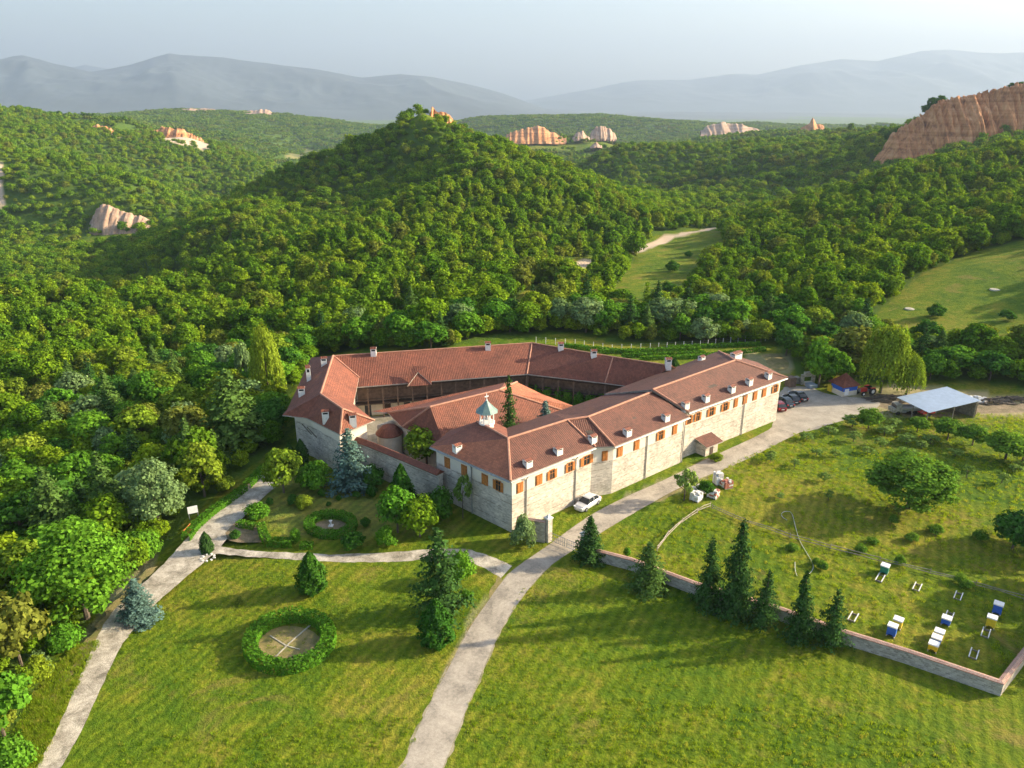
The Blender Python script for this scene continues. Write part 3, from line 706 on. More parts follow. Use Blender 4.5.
def forest():
    undergrowth()
    a = near_trees()
    b = scatter(-420, 420, 320, 560, 4.7, .36, .95)
    c = scatter(-1000, 1000, 560, 1250, 6.3, .4, 1.1)
    d = scatter(-3000, 3000, 1250, 4200, 20, .75, 1.15)
    out = []
    for q, src in ((a, 'near'), (b, 'mid'), (c, 'mid'), (d, 'far')):
        x, y, z, s = q
        if src != 'near': k = visible(x, y, z); x, y, z, s = x[k], y[k], z[k], s[k]
        out.append((x, y, z - .3, s))
    S = {'near': source('near_tree_kinds', near_src), 'mid': source('mid_tree_kinds', mid_src), 'far': source('far_tree_kinds', far_src)}
    # nearest of the middle distance keep the finer crowns
    x, y, z, s = out[1]; n1 = y < 420
    parts = [tuple(np.concatenate([out[0][i], out[1][i][n1]]) for i in range(4)) + (S['near'],),
             tuple(np.concatenate([out[1][i][~n1], out[2][i]]) for i in range(4)) + (S['mid'],), out[3] + (S['far'],)]
    print('forest points', [len(p[0]) for p in parts])
    geo_forest('forest', parts)

# ------------------------------------------------------------------ light, sky, air
SUN_EL, SUN_AZ = 21.5, 10.0      # azimuth measured from +X towards +Y
def light():
    s = bpy.data.lights.new('sun', 'SUN'); s.energy = 5.0; s.angle = R(.53); s.color = (1.0, .85, .60)
    o = bpy.data.objects.new('sun', s); COL.objects.link(o)
    d = Vector((math.cos(R(SUN_EL)) * math.cos(R(SUN_AZ)), math.cos(R(SUN_EL)) * math.sin(R(SUN_AZ)), math.sin(R(SUN_EL))))
    o.rotation_euler = d.to_track_quat('Z', 'Y').to_euler(); o.location = (60, 0, 90)
    w = bpy.data.worlds.new('World'); SC.world = w; w.use_nodes = True; n, l = w.node_tree.nodes, w.node_tree.links
    bg = n['Background']; sk = n.new('ShaderNodeTexSky'); sk.sky_type = 'NISHITA'; sk.sun_disc = False
    sk.sun_elevation = R(SUN_EL); sk.sun_rotation = math.atan2(d.x, d.y); sk.air_density = 1.0; sk.dust_density = 4.0; sk.ozone_density = 1.0; sk.altitude = 400
    l.new(sk.outputs[0], bg.inputs[0]); bg.inputs[1].default_value = .115
    v = SC.view_settings; v.view_transform = 'Standard'; v.look = 'None'; v.exposure = EXPO; v.gamma = 1
    SC.render.engine = 'CYCLES'; SC.cycles.use_denoising = True; SC.cycles.max_bounces = 6; SC.cycles.diffuse_bounces = 3; SC.cycles.glossy_bounces = 2
    SC.cycles.transmission_bounces = 4; SC.cycles.volume_bounces = 1; SC.cycles.use_adaptive_sampling = True; SC.cycles.adaptive_threshold = .02
EXPO = 1.58
def haze(density):
    mb = MB(); mb.box((-30000, -400, -160), (30000, 26000, 1750), 'haze'); o = mb.build('haze')
    tag(o, kind='stuff')
m = bpy.data.materials.new('haze'); n, l = nodes(m); n.remove(n['Principled BSDF']); pv = n.new('ShaderNodeVolumePrincipled')
pv.inputs['Color'].default_value = (.385, .475, .63, 1); pv.inputs['Density'].default_value = 9.0e-5; pv.inputs['Anisotropy'].default_value = .2
l.new(pv.outputs[0], n['Material Output'].inputs['Volume']); M['haze'] = m
light(); haze(1)

# ------------------------------------------------------------------ roads and paths (flat sheets with gravel edges)
def sheetmat(name, c1, c2, c3, sc=1.0, bump=.3):
    m = bpy.data.materials.new(name); n, l = nodes(m); b = n['Principled BSDF']; b.inputs['Roughness'].default_value = .9
    tc = n.new('ShaderNodeTexCoord'); ob = tc.outputs['Object']
    r = ramp(n, [(.39, c1), (.505, c2), (.62, c3)]); l.new(math_(n, l, 'MULTIPLY_ADD', noise(n, l, ob, .25 * sc, 6, .75, .4), .65, math_(n, l, 'MULTIPLY', noise(n, l, ob, 3.2 * sc, 4, .8), .36)), r.inputs[0])
    l.new(r.outputs[0], b.inputs['Base Color'])
    bp = n.new('ShaderNodeBump'); bp.inputs['Strength'].default_value = bump; bp.inputs['Distance'].default_value = .08; l.new(noise(n, l, ob, 4 * sc, 4, .8), bp.inputs['Height']); l.new(bp.outputs[0], b.inputs['Normal'])
    M[name] = m
sheetmat('asphalt', (.19, .165, .13), (.335, .29, .23), (.45, .39, .31), 1, .3)
sheetmat('verge_gravel', (.15, .15, .06), (.28, .24, .14), (.40, .34, .24), 2, .6)
sheetmat('cobbles', (.16, .14, .10), (.40, .35, .275), (.66, .59, .48), 2.2, 1)
sheetmat('yard_gravel', (.24, .21, .165), (.33, .29, .23), (.42, .37, .295), 1.2, .4)
sheetmat('courtyard_paving', (.12, .12, .08), (.22, .20, .16), (.30, .28, .24), 2, .5)
sheetmat('garden_lawn', (.055, .115, .012), (.11, .155, .018), (.19, .18, .035), 1.5, 1)
sheetmat('dry_grass', (.13, .14, .03), (.22, .18, .06), (.32, .24, .10), 2, 1)
sheetmat('soil', (.09, .08, .03), (.20, .15, .08), (.30, .22, .14), 2, 1)
sheetmat('track', (.34, .27, .20), (.46, .38, .30), (.56, .47, .38), 2, .6)
def resample(pts, step):
    out = [Vector(pts[0])]
    for a, b in zip(pts, pts[1:]):
        a, b = Vector(a), Vector(b); k = max(1, int((b - a).length / step)); out += [a.lerp(b, i / k) for i in range(1, k + 1)]
    return out
def smooth(pts, it=2):
    for _ in range(it):
        q = [pts[0]]
        for a, b in zip(pts, pts[1:]): q += [a.lerp(b, .25), a.lerp(b, .75)]
        pts = q + [pts[-1]]
    return pts
def strip(name, left, right, mat, z=.006, rough=.12, grow=0.0, kind='structure'):
    L = smooth([at(*p) for p in left], 3); Rr = smooth([at(*p) for p in right], 3)
    def even(P, n):
        d = [0]
        for a, b in zip(P, P[1:]): d.append(d[-1] + (b - a).length)
        return [Vector([np.interp(d[-1] * i / n, d, [p[k] for p in P]) for k in range(3)]) for i in range(n + 1)]
    n = 260; L, Rr = even(L, n), even(Rr, n); mb = MB(); rows = []
    for i in range(n + 1):
        a, b = L[i], Rr[i]; w = (b - a).normalized()
        ja = float(fbm(np.array([a.x * .9]), np.array([a.y * .9]), 3, 5)[0]) * rough * 4; jb = float(fbm(np.array([b.x * .9]), np.array([b.y * .9]), 3, 8)[0]) * rough * 4
        a = a - w * (grow + ja); b = b + w * (grow + jb); rows.append([Vector((*(a.lerp(b, t)).xy, z)) for t in (0, .33, .66, 1)])
    for p, q in zip(rows, rows[1:]):
        for k in range(3): mb.face([p[k], p[k + 1], q[k + 1], q[k]], mat)
    o = mb.build(name); return tag(o, kind=kind)
def sheet(name, poly, mat, z=.006, kind='structure', wob=.25):
    P = smooth([at(*p) for p in poly] + [at(*poly[0])], 2); mb = MB(); c = sum(P, Vector((0, 0, 0))) / len(P)
    P = resample(P, .6)
    pts = []
    for p in P[:-1]:
        d = (p - c).normalized(); j = float(fbm(np.array([p.x * .8]), np.array([p.y * .8]), 3, 15)[0]) * wob * 3; q = p + d * j; pts.append(Vector((q.x, q.y, z)))
    mb.face(pts, mat); o = mb.build(name); return tag(o, kind=kind)
RL = [(397, 780), (414, 738), (432, 700), (456, 654), (470, 627), (486, 604), (503, 580), (518, 566), (540, 551), (556, 540), (590, 515), (625, 497), (665, 480), (700, 462), (740, 444), (762, 434), (778, 424)]
RR = [(438, 780), (455, 738), (470, 700), (491, 650), (503, 625), (517, 604), (533, 583), (550, 565), (572, 551), (600, 533), (640, 509), (690, 482), (740, 463), (790, 437), (830, 418), (860, 411), (880, 405)]
strip('road_verge', RL, RR, 'verge_gravel', .004, .14, .22)
strip('road', RL, RR, 'asphalt', .010, .03)
sheet('parking_yard', [(772, 428), (775, 410), (782, 386), (800, 386), (832, 389), (862, 396), (884, 403), (872, 411), (845, 419), (805, 434)], 'yard_gravel', .014, wob=.3)
strip('verge_gravel', [(500, 575), (455, 655), (432, 720), (425, 760)], [(503, 582), (462, 655), (441, 720), (434, 760)], 'dry_grass', .007, .4)
GL = [(32, 775), (60, 722), (80, 675), (95, 640), (110, 612), (137, 588), (160, 568), (188, 535), (222, 508), (250, 482), (268, 465), (285, 452)]
GR = [(58, 775), (87, 722), (105, 682), (120, 648), (147, 612), (180, 583), (205, 562), (222, 547), (240, 521), (264, 497), (282, 482), (300, 470)]
strip('gravel_path', GL, GR, 'cobbles', .010, .07, -.1)
strip('verge_soil', [(40, 700), (80, 655), (105, 610), (150, 568)], [(52, 700), (92, 652), (118, 612), (158, 566)], 'dry_grass', .005, .4)
strip('garden_path', [(214, 546), (255, 551), (330, 555), (400, 552), (440, 548), (470, 549), (497, 558), (512, 566)], [(206, 553), (255, 557), (330, 562), (400, 562), (440, 557), (466, 561), (484, 568), (501, 578)], 'cobbles', .008, .12)
sheet('dry_ground', [(478, 612), (500, 586), (515, 578), (505, 600), (478, 650), (455, 700), (440, 716), (452, 670)], 'dry_grass', .005)
sheet('flower_bed', [(225, 533), (240, 519), (262, 527), (268, 542), (245, 543), (226, 541)], 'soil', .0135, wob=.15)
sheet('dry_ground', [(655, 503), (672, 482), (690, 466), (712, 455), (722, 459), (700, 474), (680, 490), (664, 500)], 'dry_grass', .004)
sheet('yard_soil', [(870, 403), (885, 398), (905, 400), (935, 412), (985, 404), (1024, 396), (1060, 400), (1060, 412), (985, 413), (930, 418), (893, 412)], 'soil', .006)
sheet('vineyard_soil', [(762, 355), (778, 353), (790, 362), (788, 370), (772, 372)], 'dry_grass', .005)

# ------------------------------------------------------------------ the monastery
def roof(name, parent, faces, mat, thick=.17, mats=None):
    """tiled slopes as one closed slab"""
    mb = MB(); edges = {}
    for i, f in enumerate(faces):
        f = [Vector(p) for p in f]; nz = sum(((f[k] - f[0]).cross(f[k + 1] - f[0]) for k in range(1, len(f) - 1)), Vector((0, 0, 0)))
        if nz.z < 0: f = f[::-1]
        mm = mats[i] if mats else mat; mb.face(f, mm); mb.face([p - Vector((0, 0, thick)) for p in f[::-1]], 'wood_dark')
        for a, b in zip(f, f[1:] + f[:1]):
            ka = tuple(round(c, 2) for c in a); kb = tuple(round(c, 2) for c in b); edges.setdefault(frozenset((ka, kb)), []).append((a, b))
    for e in edges.values():
        if len(e) == 1:
            a, b = e[0]; d = Vector((0, 0, thick)); mb.face([a, a - d, b - d, b], 'fascia')
    return mb.build(name, parent)
def ridges(parent, lines, r=.17):
    mb = MB()
    for a, b in lines: mb.tube([Vector(a) + Vector((0, 0, .03)), Vector(b) + Vector((0, 0, .03))], r, 'ridge', 6)
    o = mb.build('ridge_tiles', parent); o['kind'] = 'stuff' if False else 'thing'; del o['kind']; return o
def walls(parent, pts, z1, mat='wall', z0=-.6, name='wall', closed=False):
    """a 0.5 m thick wall along the points (thickness goes to the left of the line)"""
    mb = MB(); P = [Vector((p[0], p[1], 0)) for p in pts]; n = len(P); ins = []
    for i in range(n):
        d1 = (P[i] - P[i - 1]).normalized() if (i > 0 or closed) else (P[1] - P[0]).normalized()
        d2 = (P[(i + 1) % n] - P[i]).normalized() if (i < n - 1 or closed) else d1
        t = Vector((-(d1 + d2).y, (d1 + d2).x, 0)).normalized(); ins.append(P[i] + t * .5 / max(.4, t.dot(Vector((-d1.y, d1.x, 0)))))
    s = 0.0
    for i in range(n if closed else n - 1):
        a, b, c, d = P[i], P[(i + 1) % n], ins[(i + 1) % n], ins[i]; L = (b - a).length
        mb.face([(a.x, a.y, z0), (b.x, b.y, z0), (b.x, b.y, z1), (a.x, a.y, z1)], mat, [(s, z0), (s + L, z0), (s + L, z1), (s, z1)])
        mb.face([(c.x, c.y, z0), (d.x, d.y, z0), (d.x, d.y, z1), (c.x, c.y, z1)], mat, [(s, z0), (s + L, z0), (s + L, z1), (s, z1)])
        mb.face([(a.x, a.y, z1), (b.x, b.y, z1), (c.x, c.y, z1), (d.x, d.y, z1)], mat)
        if not closed and i == 0: mb.face([(d.x, d.y, z0), (a.x, a.y, z0), (a.x, a.y, z1), (d.x, d.y, z1)], mat, [(0, z0), (.5, z0), (.5, z1), (0, z1)])
        if not closed and i == n - 2: mb.face([(b.x, b.y, z0), (c.x, c.y, z0), (c.x, c.y, z1), (b.x, b.y, z1)], mat, [(0, z0), (.5, z0), (.5, z1), (0, z1)])
        s += L
    return mb.build(name, parent)
def wall_hit(px, py, A, B):
    d = Vector(ray(px, py)); A = Vector((A[0], A[1], 0)); B = Vector((B[0], B[1], 0)); u = (B - A).normalized(); n = Vector((u.y, -u.x, 0))
    t = (A - Vector((0, 0, 0))).dot(n) / d.dot(n); p = Vector((0, 0, CH)) + d * t
    return (p - A).dot(u), p.z
def window(parent, A, B, px, py, w=.95, h=1.3, openw=True, z=None, leaves=2):
    s, zz = wall_hit(px, py, A, B); zz = z if z is not None else zz
    A = Vector((A[0], A[1], 0)); B = Vector((B[0], B[1], 0)); u = (B - A).normalized(); rz = math.atan2(u.y, u.x); o = A + u * s; org = (o.x, o.y, zz)
    f = MB(); f.box((-w / 2, -.05, -h / 2), (w / 2, -.012, h / 2), 'glass', rz, org); win = f.build('window', parent)
    g = MB(); e = .09
    g.box((-w / 2 - e, -.09, -h / 2 - e), (w / 2 + e, -.004, -h / 2), 'wood_orange', rz, org); g.box((-w / 2 - e, -.09, h / 2), (w / 2 + e, -.004, h / 2 + e), 'wood_orange', rz, org)
    g.box((-w / 2 - e, -.09, -h / 2), (-w / 2, -.004, h / 2), 'wood_orange', rz, org); g.box((w / 2, -.09, -h / 2), (w / 2 + e, -.004, h / 2), 'wood_orange', rz, org)
    g.box((-.035, -.085, -h / 2), (.035, -.052, h / 2), 'wood_orange', rz, org); g.box((-w / 2, -.08, h * .12), (w / 2, -.054, h * .12 + .06), 'wood_orange', rz, org); g.build('frame', win)
    for sgn in (-1, 1):
        k = MB()
        if openw:   # leaf folded back on the wall
            x0 = sgn * (w / 2 + .1); x1 = x0 + sgn * w * .5; k.box((min(x0, x1), -.13, -h / 2), (max(x0, x1), -.095, h / 2), 'wood_orange', rz, org)
        else:
            x0 = sgn * .02; x1 = sgn * w * .5; k.box((min(x0, x1), -.14, -h / 2 + .02), (max(x0, x1), -.10, h / 2 - .02), 'wood_orange', rz, org)
            for q in range(5): k.box((min(x0, x1) + .05, -.155, -h / 2 + .1 + q * h / 5.2), (max(x0, x1) - .05, -.141, -h / 2 + .16 + q * h / 5.2), 'wood_orange', rz, org)
        k.build('shutter', win)
    return win
from mathutils.bvhtree import BVHTree
def roof_hit(o, px, py):
    me = o.data; t = BVHTree.FromPolygons([v.co for v in me.vertices], [tuple(p.vertices) for p in me.polygons])
    r = t.ray_cast(Vector((0, 0, CH)), Vector(ray(px, py)).normalized()); return r[0]
def chimney_at(parent, px, py, z, rz=.68, w=1.0, h=1.05, d=.85):
    """stack with slots under a small tiled gable, base at pixel height z"""
    p = roof_hit(parent, px, py + 4.2) or at(px, py, z); mb = MB(); o = (p.x, p.y, p.z - .12)
    a, b = w / 2, d / 2
    mb.box((-a, -b, -.6), (a, b, h * .62), 'chim', rz, o)
    for sx in (-1, 1):
        for sy in (-1, 1): mb.box((sx * a - (.14 if sx > 0 else 0), sy * b - (.14 if sy > 0 else 0), h * .62), (sx * a + (.14 if sx < 0 else 0), sy * b + (.14 if sy < 0 else 0), h * .84), 'chim', rz, o)
    mb.box((-a * .7, -b * .7, h * .62), (a * .7, b * .7, h * .84), 'rubber', rz, o)
    mb.box((-a * 1.06, -b * 1.06, h * .84), (a * 1.06, b * 1.06, h * .90), 'chim', rz, o)
    c, k = math.cos(rz), math.sin(rz); T = lambda x, y, zz: (o[0] + x * c - y * k, o[1] + x * k + y * c, o[2] + zz)
    A, Bv, e = a * 1.15, b * 1.15, h * .903
    mb.face([T(-A, -Bv, e), T(A, -Bv, e), T(A, 0, h * 1.1), T(-A, 0, h * 1.1)], 'tile'); mb.face([T(A, Bv, e), T(-A, Bv, e), T(-A, 0, h * 1.1), T(A, 0, h * 1.1)], 'tile')
    mb.face([T(A, -Bv, e), T(A, Bv, e), T(A, 0, h * 1.1)], 'chim'); mb.face([T(-A, Bv, e), T(-A, -Bv, e), T(-A, 0, h * 1.1)], 'chim')
    return mb.build('chimney', parent)
def downpipe(parent, A, B, px, z1=7.3, mat='metal'):
    s, _ = wall_hit(px, 480 if px < 620 else 440, A, B); A = Vector((A[0], A[1], 0)); B = Vector((B[0], B[1], 0)); u = (B - A).normalized(); n = Vector((u.y, -u.x, 0)); p = A + u * s + n * .1
    mb = MB(); mb.tube([p + n * .35 + Vector((0, 0, z1 + .1)), p + Vector((0, 0, z1 - .35)), p + Vector((0, 0, 0))], .07, mat, 6); return mb.build('downpipe', parent)

WORLD[0] = True
EZ = 7.7; RZ = 10.4
fw = empty('monastery_wing', (22, 104, 0), 'long white stone monastery wing with brown tiled roof and orange window shutters beside the road', 'monastery wing')
E0 = at(510.5, 481, EZ); EL = at(430, 446.5, EZ); R0 = at(508, 438.5, RZ); R1 = at(567, 420, RZ); EA = at(595.6, 447, EZ); EB = at(614.7, 446.4, EZ); K1 = at(588, 417, RZ)
EBend = at(689.7, 416.7, EZ); K2 = at(652, 392, RZ)
BZ, CZ = 7.4, 10.9
C0 = at(652.8, 389.5, CZ); EC0 = at(688.9, 412.2, EZ + .25); EC1 = at(787.3, 377.5, EZ + .25); C1 = at(735, 360.3, CZ); CB1 = at(718.6, 351, 8.6); CB0 = at(604.5, 395, EZ)
BelE = at(477, 421.5, 9.6); BlE = at(450.3, 430, EZ); BkA = at(506.6, 428, EZ); BkA2 = at(552, 413, EZ); BkE = at(489, 419.5, EZ)
faces = [[E0, R0, EL], [EL, R0, BelE, BlE], [R0, BkA, BkE, BelE], [E0, EA, R1, R0], [EA, EB, K1, R1], [EB, EBend, K2, K1], [R0, R1, BkA2, BkA],
         [R1, K1, BkA2], [K1, CB0, BkA2], [K1, K2, CB0], [K2, C0, CB0]]
rf = roof('roof', fw, faces, 'tile_brown', mats=['tile_orange', 'tile', 'tile', 'tile_brown', 'tile_brown', 'tile_brown', 'tile_brown', 'tile_brown', 'tile_brown', 'tile_brown', 'tile_brown'])
facesC = [[EC0, EC1, C1, C0], [C0, C1, CB1, CB0 + Vector((0, 0, .25))], [EC1, at(757, 362, 7.9), C1], [at(757, 362, 7.9), CB1, C1]]
rc = roof('roof', fw, facesC, 'tile_brown', thick=.3)
ridges(rf, [(E0, R0), (R0, R1), (R1, K1), (K1, K2), (R0, BelE), (R1, EA), (K1, EB)])
ridges(rc, [(C0, C1), (C1, EC1), (C1, CB1), (C0, EC0)], .16)
# walls: outer faces under the eaves
Wc = Vector((0.0, 84.6, 0)); Wr = Vector((45.6, 121.2, 0))
def off(a, b, k):
    """the eave line a-b moved in by k metres"""
    u = (b - a).normalized(); n = Vector((-u.y, u.x, 0)); return a + n * k, b + n * k
a0, a1 = off(E0, EA, .65); b0, b1 = off(EB, EBend, .65); c0, c1 = off(EC0, EC1, .65)
w0 = Vector((a0.x + .35, a0.y + .3, 0)); w0 = Wc
wl = off(EL, E0, .65)[0] + (E0 - EL).normalized() * .5
u_a = (EA - E0).normalized(); wa_end = Wc + u_a * ((EA - E0).length - .9)
b0 = b0 + (EB - EBend).normalized() * -.5; b1i = b1 + (EBend - EB).normalized() * -.35
c0i = c0 + (EC1 - EC0).normalized() * .25; c1i = c1 - (EC1 - EC0).normalized() * .8
walls(fw, [(wl.x, wl.y), (w0.x, w0.y), (wa_end.x, wa_end.y), (b0.x, b0.y), (b1i.x, b1i.y), (c0i.x, c0i.y), (c1i.x, c1i.y), (CB1.x - .2, CB1.y - 2.0), (CB0.x + 1.2, CB0.y - .5), (BkA2.x + .6, BkA2.y - .8), (BkA.x + .2, BkA.y - .9), (BkE.x + .4, BkE.y - .6), (BlE.x + 1.1, BlE.y - .9)], 7.45, closed=True)
WA = (w0, wa_end); WB = (b0, b1i); WC = (c0i, c1i); WL = (wl, w0)
for (px, py, wd_, op) in ((447.4, 461.7, .9, 0), (464.3, 469, .9, 0), (485, 478.7, .95, 0), (498.5, 485, .8, 1)): window(fw, *WL, px, py, wd_, 1.35, bool(op), 5.95)
for (px, wd_, op) in ((520, .9, 0), (539, .95, 0), (551.8, .75, 1), (569.7, .75, 1), (586, 1.1, 1)): window(fw, *WA, px, 470, wd_, 1.3, bool(op), 6.1)
window(fw, wa_end, b0, 604.7, 453.8, .7, 1.3, False, 6.1)
for (px, wd_, op) in ((620.3, .95, 0), (636.8, .95, 0), (660, .8, 1), (673.7, .9, 0)): window(fw, *WB, px, 440, wd_, 1.3, bool(op), 6.1)
for (px, wd_, op) in ((690.5, .75, 1), (699, .7, 1), (712.3, .9, 1), (725.7, .9, 1), (736, .8, 0), (744.8, .95, 0), (754.4, .95, 0), (763, .95, 0), (773.4, .8, 1)): window(fw, *WC, px, 400, wd_, 1.3, bool(op), 6.25)
for seg, xs in ((WL, (472,)), (WA, (526, 575)), (WB, (647, 683)), (WC, (740,))):
    for x in xs: downpipe(fw, *seg, x)
# gutters along the eaves
g = MB()
for a, b in ((EL, E0), (E0, EA), (EB, EBend), (EC0, EC1)):
    u = (b - a).normalized(); n_ = Vector((u.y, -u.x, 0)) * .09; g.tube([a + n_ - Vector((0, 0, .2)), b + n_ - Vector((0, 0, .2))], .085, 'metal', 6)
g.build('gutter', fw)
for px, py in ((457.3, 446), (527.7, 461.5), (558, 449), (592.5, 436.6), (627.2, 430), (665.5, 415.2)): chimney_at(rf, px, py, 9.35)
for px, py in ((685.2, 403), (705.6, 395.6), (731.4, 386.4), (749, 379), (768, 373)): chimney_at(rc, px, py, 9.6)
chimney_at(rc, 735.8, 354.0, 11.0, .68, 2.0, 1.3, 1.1); chimney_at(rc, 701.4, 356.5, 9.3, .68)
# belfry
bp_ = at(487, 426.5, 9.3); o = (bp_.x, bp_.y, 9.3)
b = MB(); b.lathe([(0, -1.0), (1.0, -1.0), (1.0, .55), (1.18, .55), (1.18, .75), (0, .75)], 'chim', 8, o, R(22.5))
for k in range(8):
    t = R(22.5 + 45 * k); x, y = .98 * math.cos(t), .98 * math.sin(t); b.tube([(o[0] + x, o[1] + y, o[2] + .75), (o[0] + x, o[1] + y, o[2] + 2.15)], .085, 'white', 6)
b.lathe([(0, 2.10), (1.12, 2.10), (1.12, 2.32), (0, 2.32)], 'white', 8, o, R(22.5)); bel = b.build('belfry', rf)
b = MB(); b.lathe([(0, 2.25), (1.62, 2.30), (1.50, 2.42), (.75, 3.15), (.12, 3.9), (0, 3.95)], 'copper', 8, o, R(22.5)); b.tube([(o[0], o[1], o[2] + 3.85), (o[0], o[1], o[2] + 4.95)], .06, 'white', 6)
b.box((-.32, -.05, 4.45), (.32, .05, 4.57), 'white', .6, o); b.lathe([(0, 3.8), (.16, 3.95), (0, 4.12)], 'white', 8, o)
b.build('belfry_cap', rf)
b = MB(); b.lathe([(0, 1.75), (.12, 1.72), (.2, 1.5), (.32, 1.12), (.0, 1.12)], 'metal', 12, o); b.build('bell', rf)

# rear wing
nw = empty('monastery_wing', (-5, 130, 0), 'long rear monastery wing with unbroken terracotta roof over a dark timber gallery', 'monastery wing')
NRr = [at(333, 356, 9.6), at(532, 343, 9.6), at(613, 357, 9.6), at(672, 366, 9.6)]
NE_ = [at(352, 387.4, 6.2), at(527, 374, 6.2), at(605, 383, 6.2), at(638, 387.5, 6.2)]
NB = [at(333, 356, 9.6) + Vector((-3.6, 7.5, -3.2)), at(532, 343, 9.6) + Vector((1.5, 8, -3.4)), at(613, 357, 9.6) + Vector((4, 7.6, -3.4)), at(672, 366, 9.6) + Vector((4, 7.2, -3.4))]
nf = []
for i in range(3): nf += [[NE_[i], NE_[i + 1], NRr[i + 1], NRr[i]], [NRr[i], NRr[i + 1], NB[i + 1], NB[i]]]
nf.append([NRr[3], NE_[3], NB[3]])
nr_ = roof('roof', nw, nf, 'tile'); ridges(nr_, [(NRr[i], NRr[i + 1]) for i in range(3)] + [(NRr[1], NE_[1]), (NRr[2], NE_[2])], .13)
# little gable over the gallery stair
ga, gb, gap = at(407.5, 386, 6.3), at(432, 384.5, 6.3), at(418, 372, 8.0); gin = at(419, 366, 8.9)
roof('gable', nw, [[ga, gap, gin + Vector((-1.2, .6, -.2))], [gap, gb, gin + Vector((1.2, .6, -.2))], [gap, gin + Vector((1.2, .6, -.2)), gin + Vector((-1.2, .6, -.2))]], 'tile', .12)
gm = MB(); gm.face([ga - Vector((0, -.1, .1)), gb - Vector((0, -.1, .1)), gap - Vector((0, -.12, .15))], 'tile'); gm.build('gable_front', nw)
inn = [p + Vector((.3, 1.9, 0)) for p in NE_]; inn = [Vector((p.x, p.y, 0)) for p in inn]
bk = [Vector((p.x, p.y, 0)) + Vector((-.3, -.6, 0)) for p in NB[::-1]]
walls(nw, [(p.x, p.y) for p in inn + bk], 5.9, 'cream', closed=True)
gl = MB()
for i in range(3):
    A, B_ = Vector((*NE_[i].xy, 0)), Vector((*NE_[i + 1].xy, 0)); u = (B_ - A).normalized(); n_ = Vector((-u.y, u.x, 0)); rz = math.atan2(u.y, u.x); L = (B_ - A).length
    A = A + n_ * .45; o3 = (A.x, A.y, 0)
    gl.box((0, 0, 2.55), (L, 1.4, 2.75), 'wood_dark', rz, o3); gl.box((0, 0, 5.55), (L, .22, 5.85), 'wood_dark', rz, o3); gl.box((0, 0, 3.55), (L, .1, 3.68), 'wood_dark', rz, o3)
gl.build('gallery_floor', nw)
for i in range(3):
    A, B_ = Vector((*NE_[i].xy, 0)), Vector((*NE_[i + 1].xy, 0)); u = (B_ - A).normalized(); n_ = Vector((-u.y, u.x, 0)); L = (B_ - A).length; k = int(L / 2.4)
    for j in range(k + 1):
        p = A + n_ * .55 + u * (j * L / k); q = MB(); q.box((-.12, -.12, 0), (.12, .12, 5.6), 'wood_brown', math.atan2(u.y, u.x), (p.x, p.y, 0)); q.build('gallery_post', nw)
# half-timbered upper wall and dark doorways behind the gallery
for i in range(3):
    A, B_ = inn[i], inn[i + 1]; u = (B_ - A).normalized(); L = (B_ - A).length; rz = math.atan2(u.y, u.x); k = int(L / 3.2)
    pl = MB(); pl.box((.1, -.06, 2.8), (L - .1, -.012, 5.8), 'wood_brown', rz, (A.x, A.y, 0)); pl.build('plank_wall', nw)
    for j in range(k):
        q = MB(); x = (j + .35) * L / k; q.box((x, -.05, 0), (x + 1.1, -.01, 2.0), 'wood_dark' if j % 2 else 'glass', rz, (A.x, A.y, 0)); q.build('door', nw)
for px, py in ((373.7, 350.8), (487.9, 344.8), (560.8, 345.5), (593.6, 353), (668, 361.5)): chimney_at(nr_, px, py, 9.9, .1, .95, 1.5)

# west wing
lw = empty('monastery_wing', (-29, 112, 0), 'west monastery wing with hipped terracotta roof above a pale stone wall in the trees', 'monastery wing')
LR = [at(333, 355.8, 10.0), at(320.6, 394, 10.0), at(342.5, 409, 10.0)]
T0 = at(311, 357.5, 7.4); T1 = at(287.6, 408.8, 7.1); T2 = at(282.3, 415, 7.0); T3 = at(306.6, 418, 7.0); T4 = at(340, 434.5, 7.0); T5 = at(374.5, 420.5, 7.0); T6 = at(353.4, 404, 7.0); T7 = at(359, 377.5, 7.2)
# the north end closes with a hip behind the ridge
lf = [[T0, T1, LR[1], LR[0]], [LR[0], LR[1], T6, T7], [T1, T2, LR[1]], [T2, T3, LR[1]], [T3, LR[2], LR[1]], [T3, T4, LR[2]], [LR[2], T4, T5], [LR[1], LR[2], T5, T6], [T0, LR[0], T7 + Vector((-2, 7, 0))], [LR[0], T7, T7 + Vector((-2, 7, 0))]]
lr_ = roof('roof', lw, lf, 'tile'); ridges(lr_, [(LR[0], LR[1]), (LR[1], LR[2]), (LR[2], T4), (LR[2], T5), (LR[0], T7)])
def ins_(p, c, k):
    d = Vector((c[0] - p.x, c[1] - p.y, 0)); d.normalize(); return (p.x + d.x * k, p.y + d.y * k)
cc = (-28.5, 108)
walls(lw, [ins_(T1, cc, 1.0), ins_(T3, (-30, 110), 1.0), (T4.x - .3, T4.y + .9), ins_(T5, (-26, 104), 1.2), ins_(T6, (-29, 111), .8), ins_(T7, (-31, 122), .8), (T7.x - 2.5, T7.y + 6), ins_(T0, (-31, 127), 1.2)], 6.75, closed=True)
for px, py, z, hh in ((324.2, 360.5, 9.2, 1.5), (309, 376, 8.6, 2.6), (301.9, 391, 8.6, 1.5), (325.8, 414.5, 8.6, 1.5), (353, 418, 8.4, 1.5)): chimney_at(lr_, px, py, z, .25, 1.0 if hh < 2 else .7, hh)
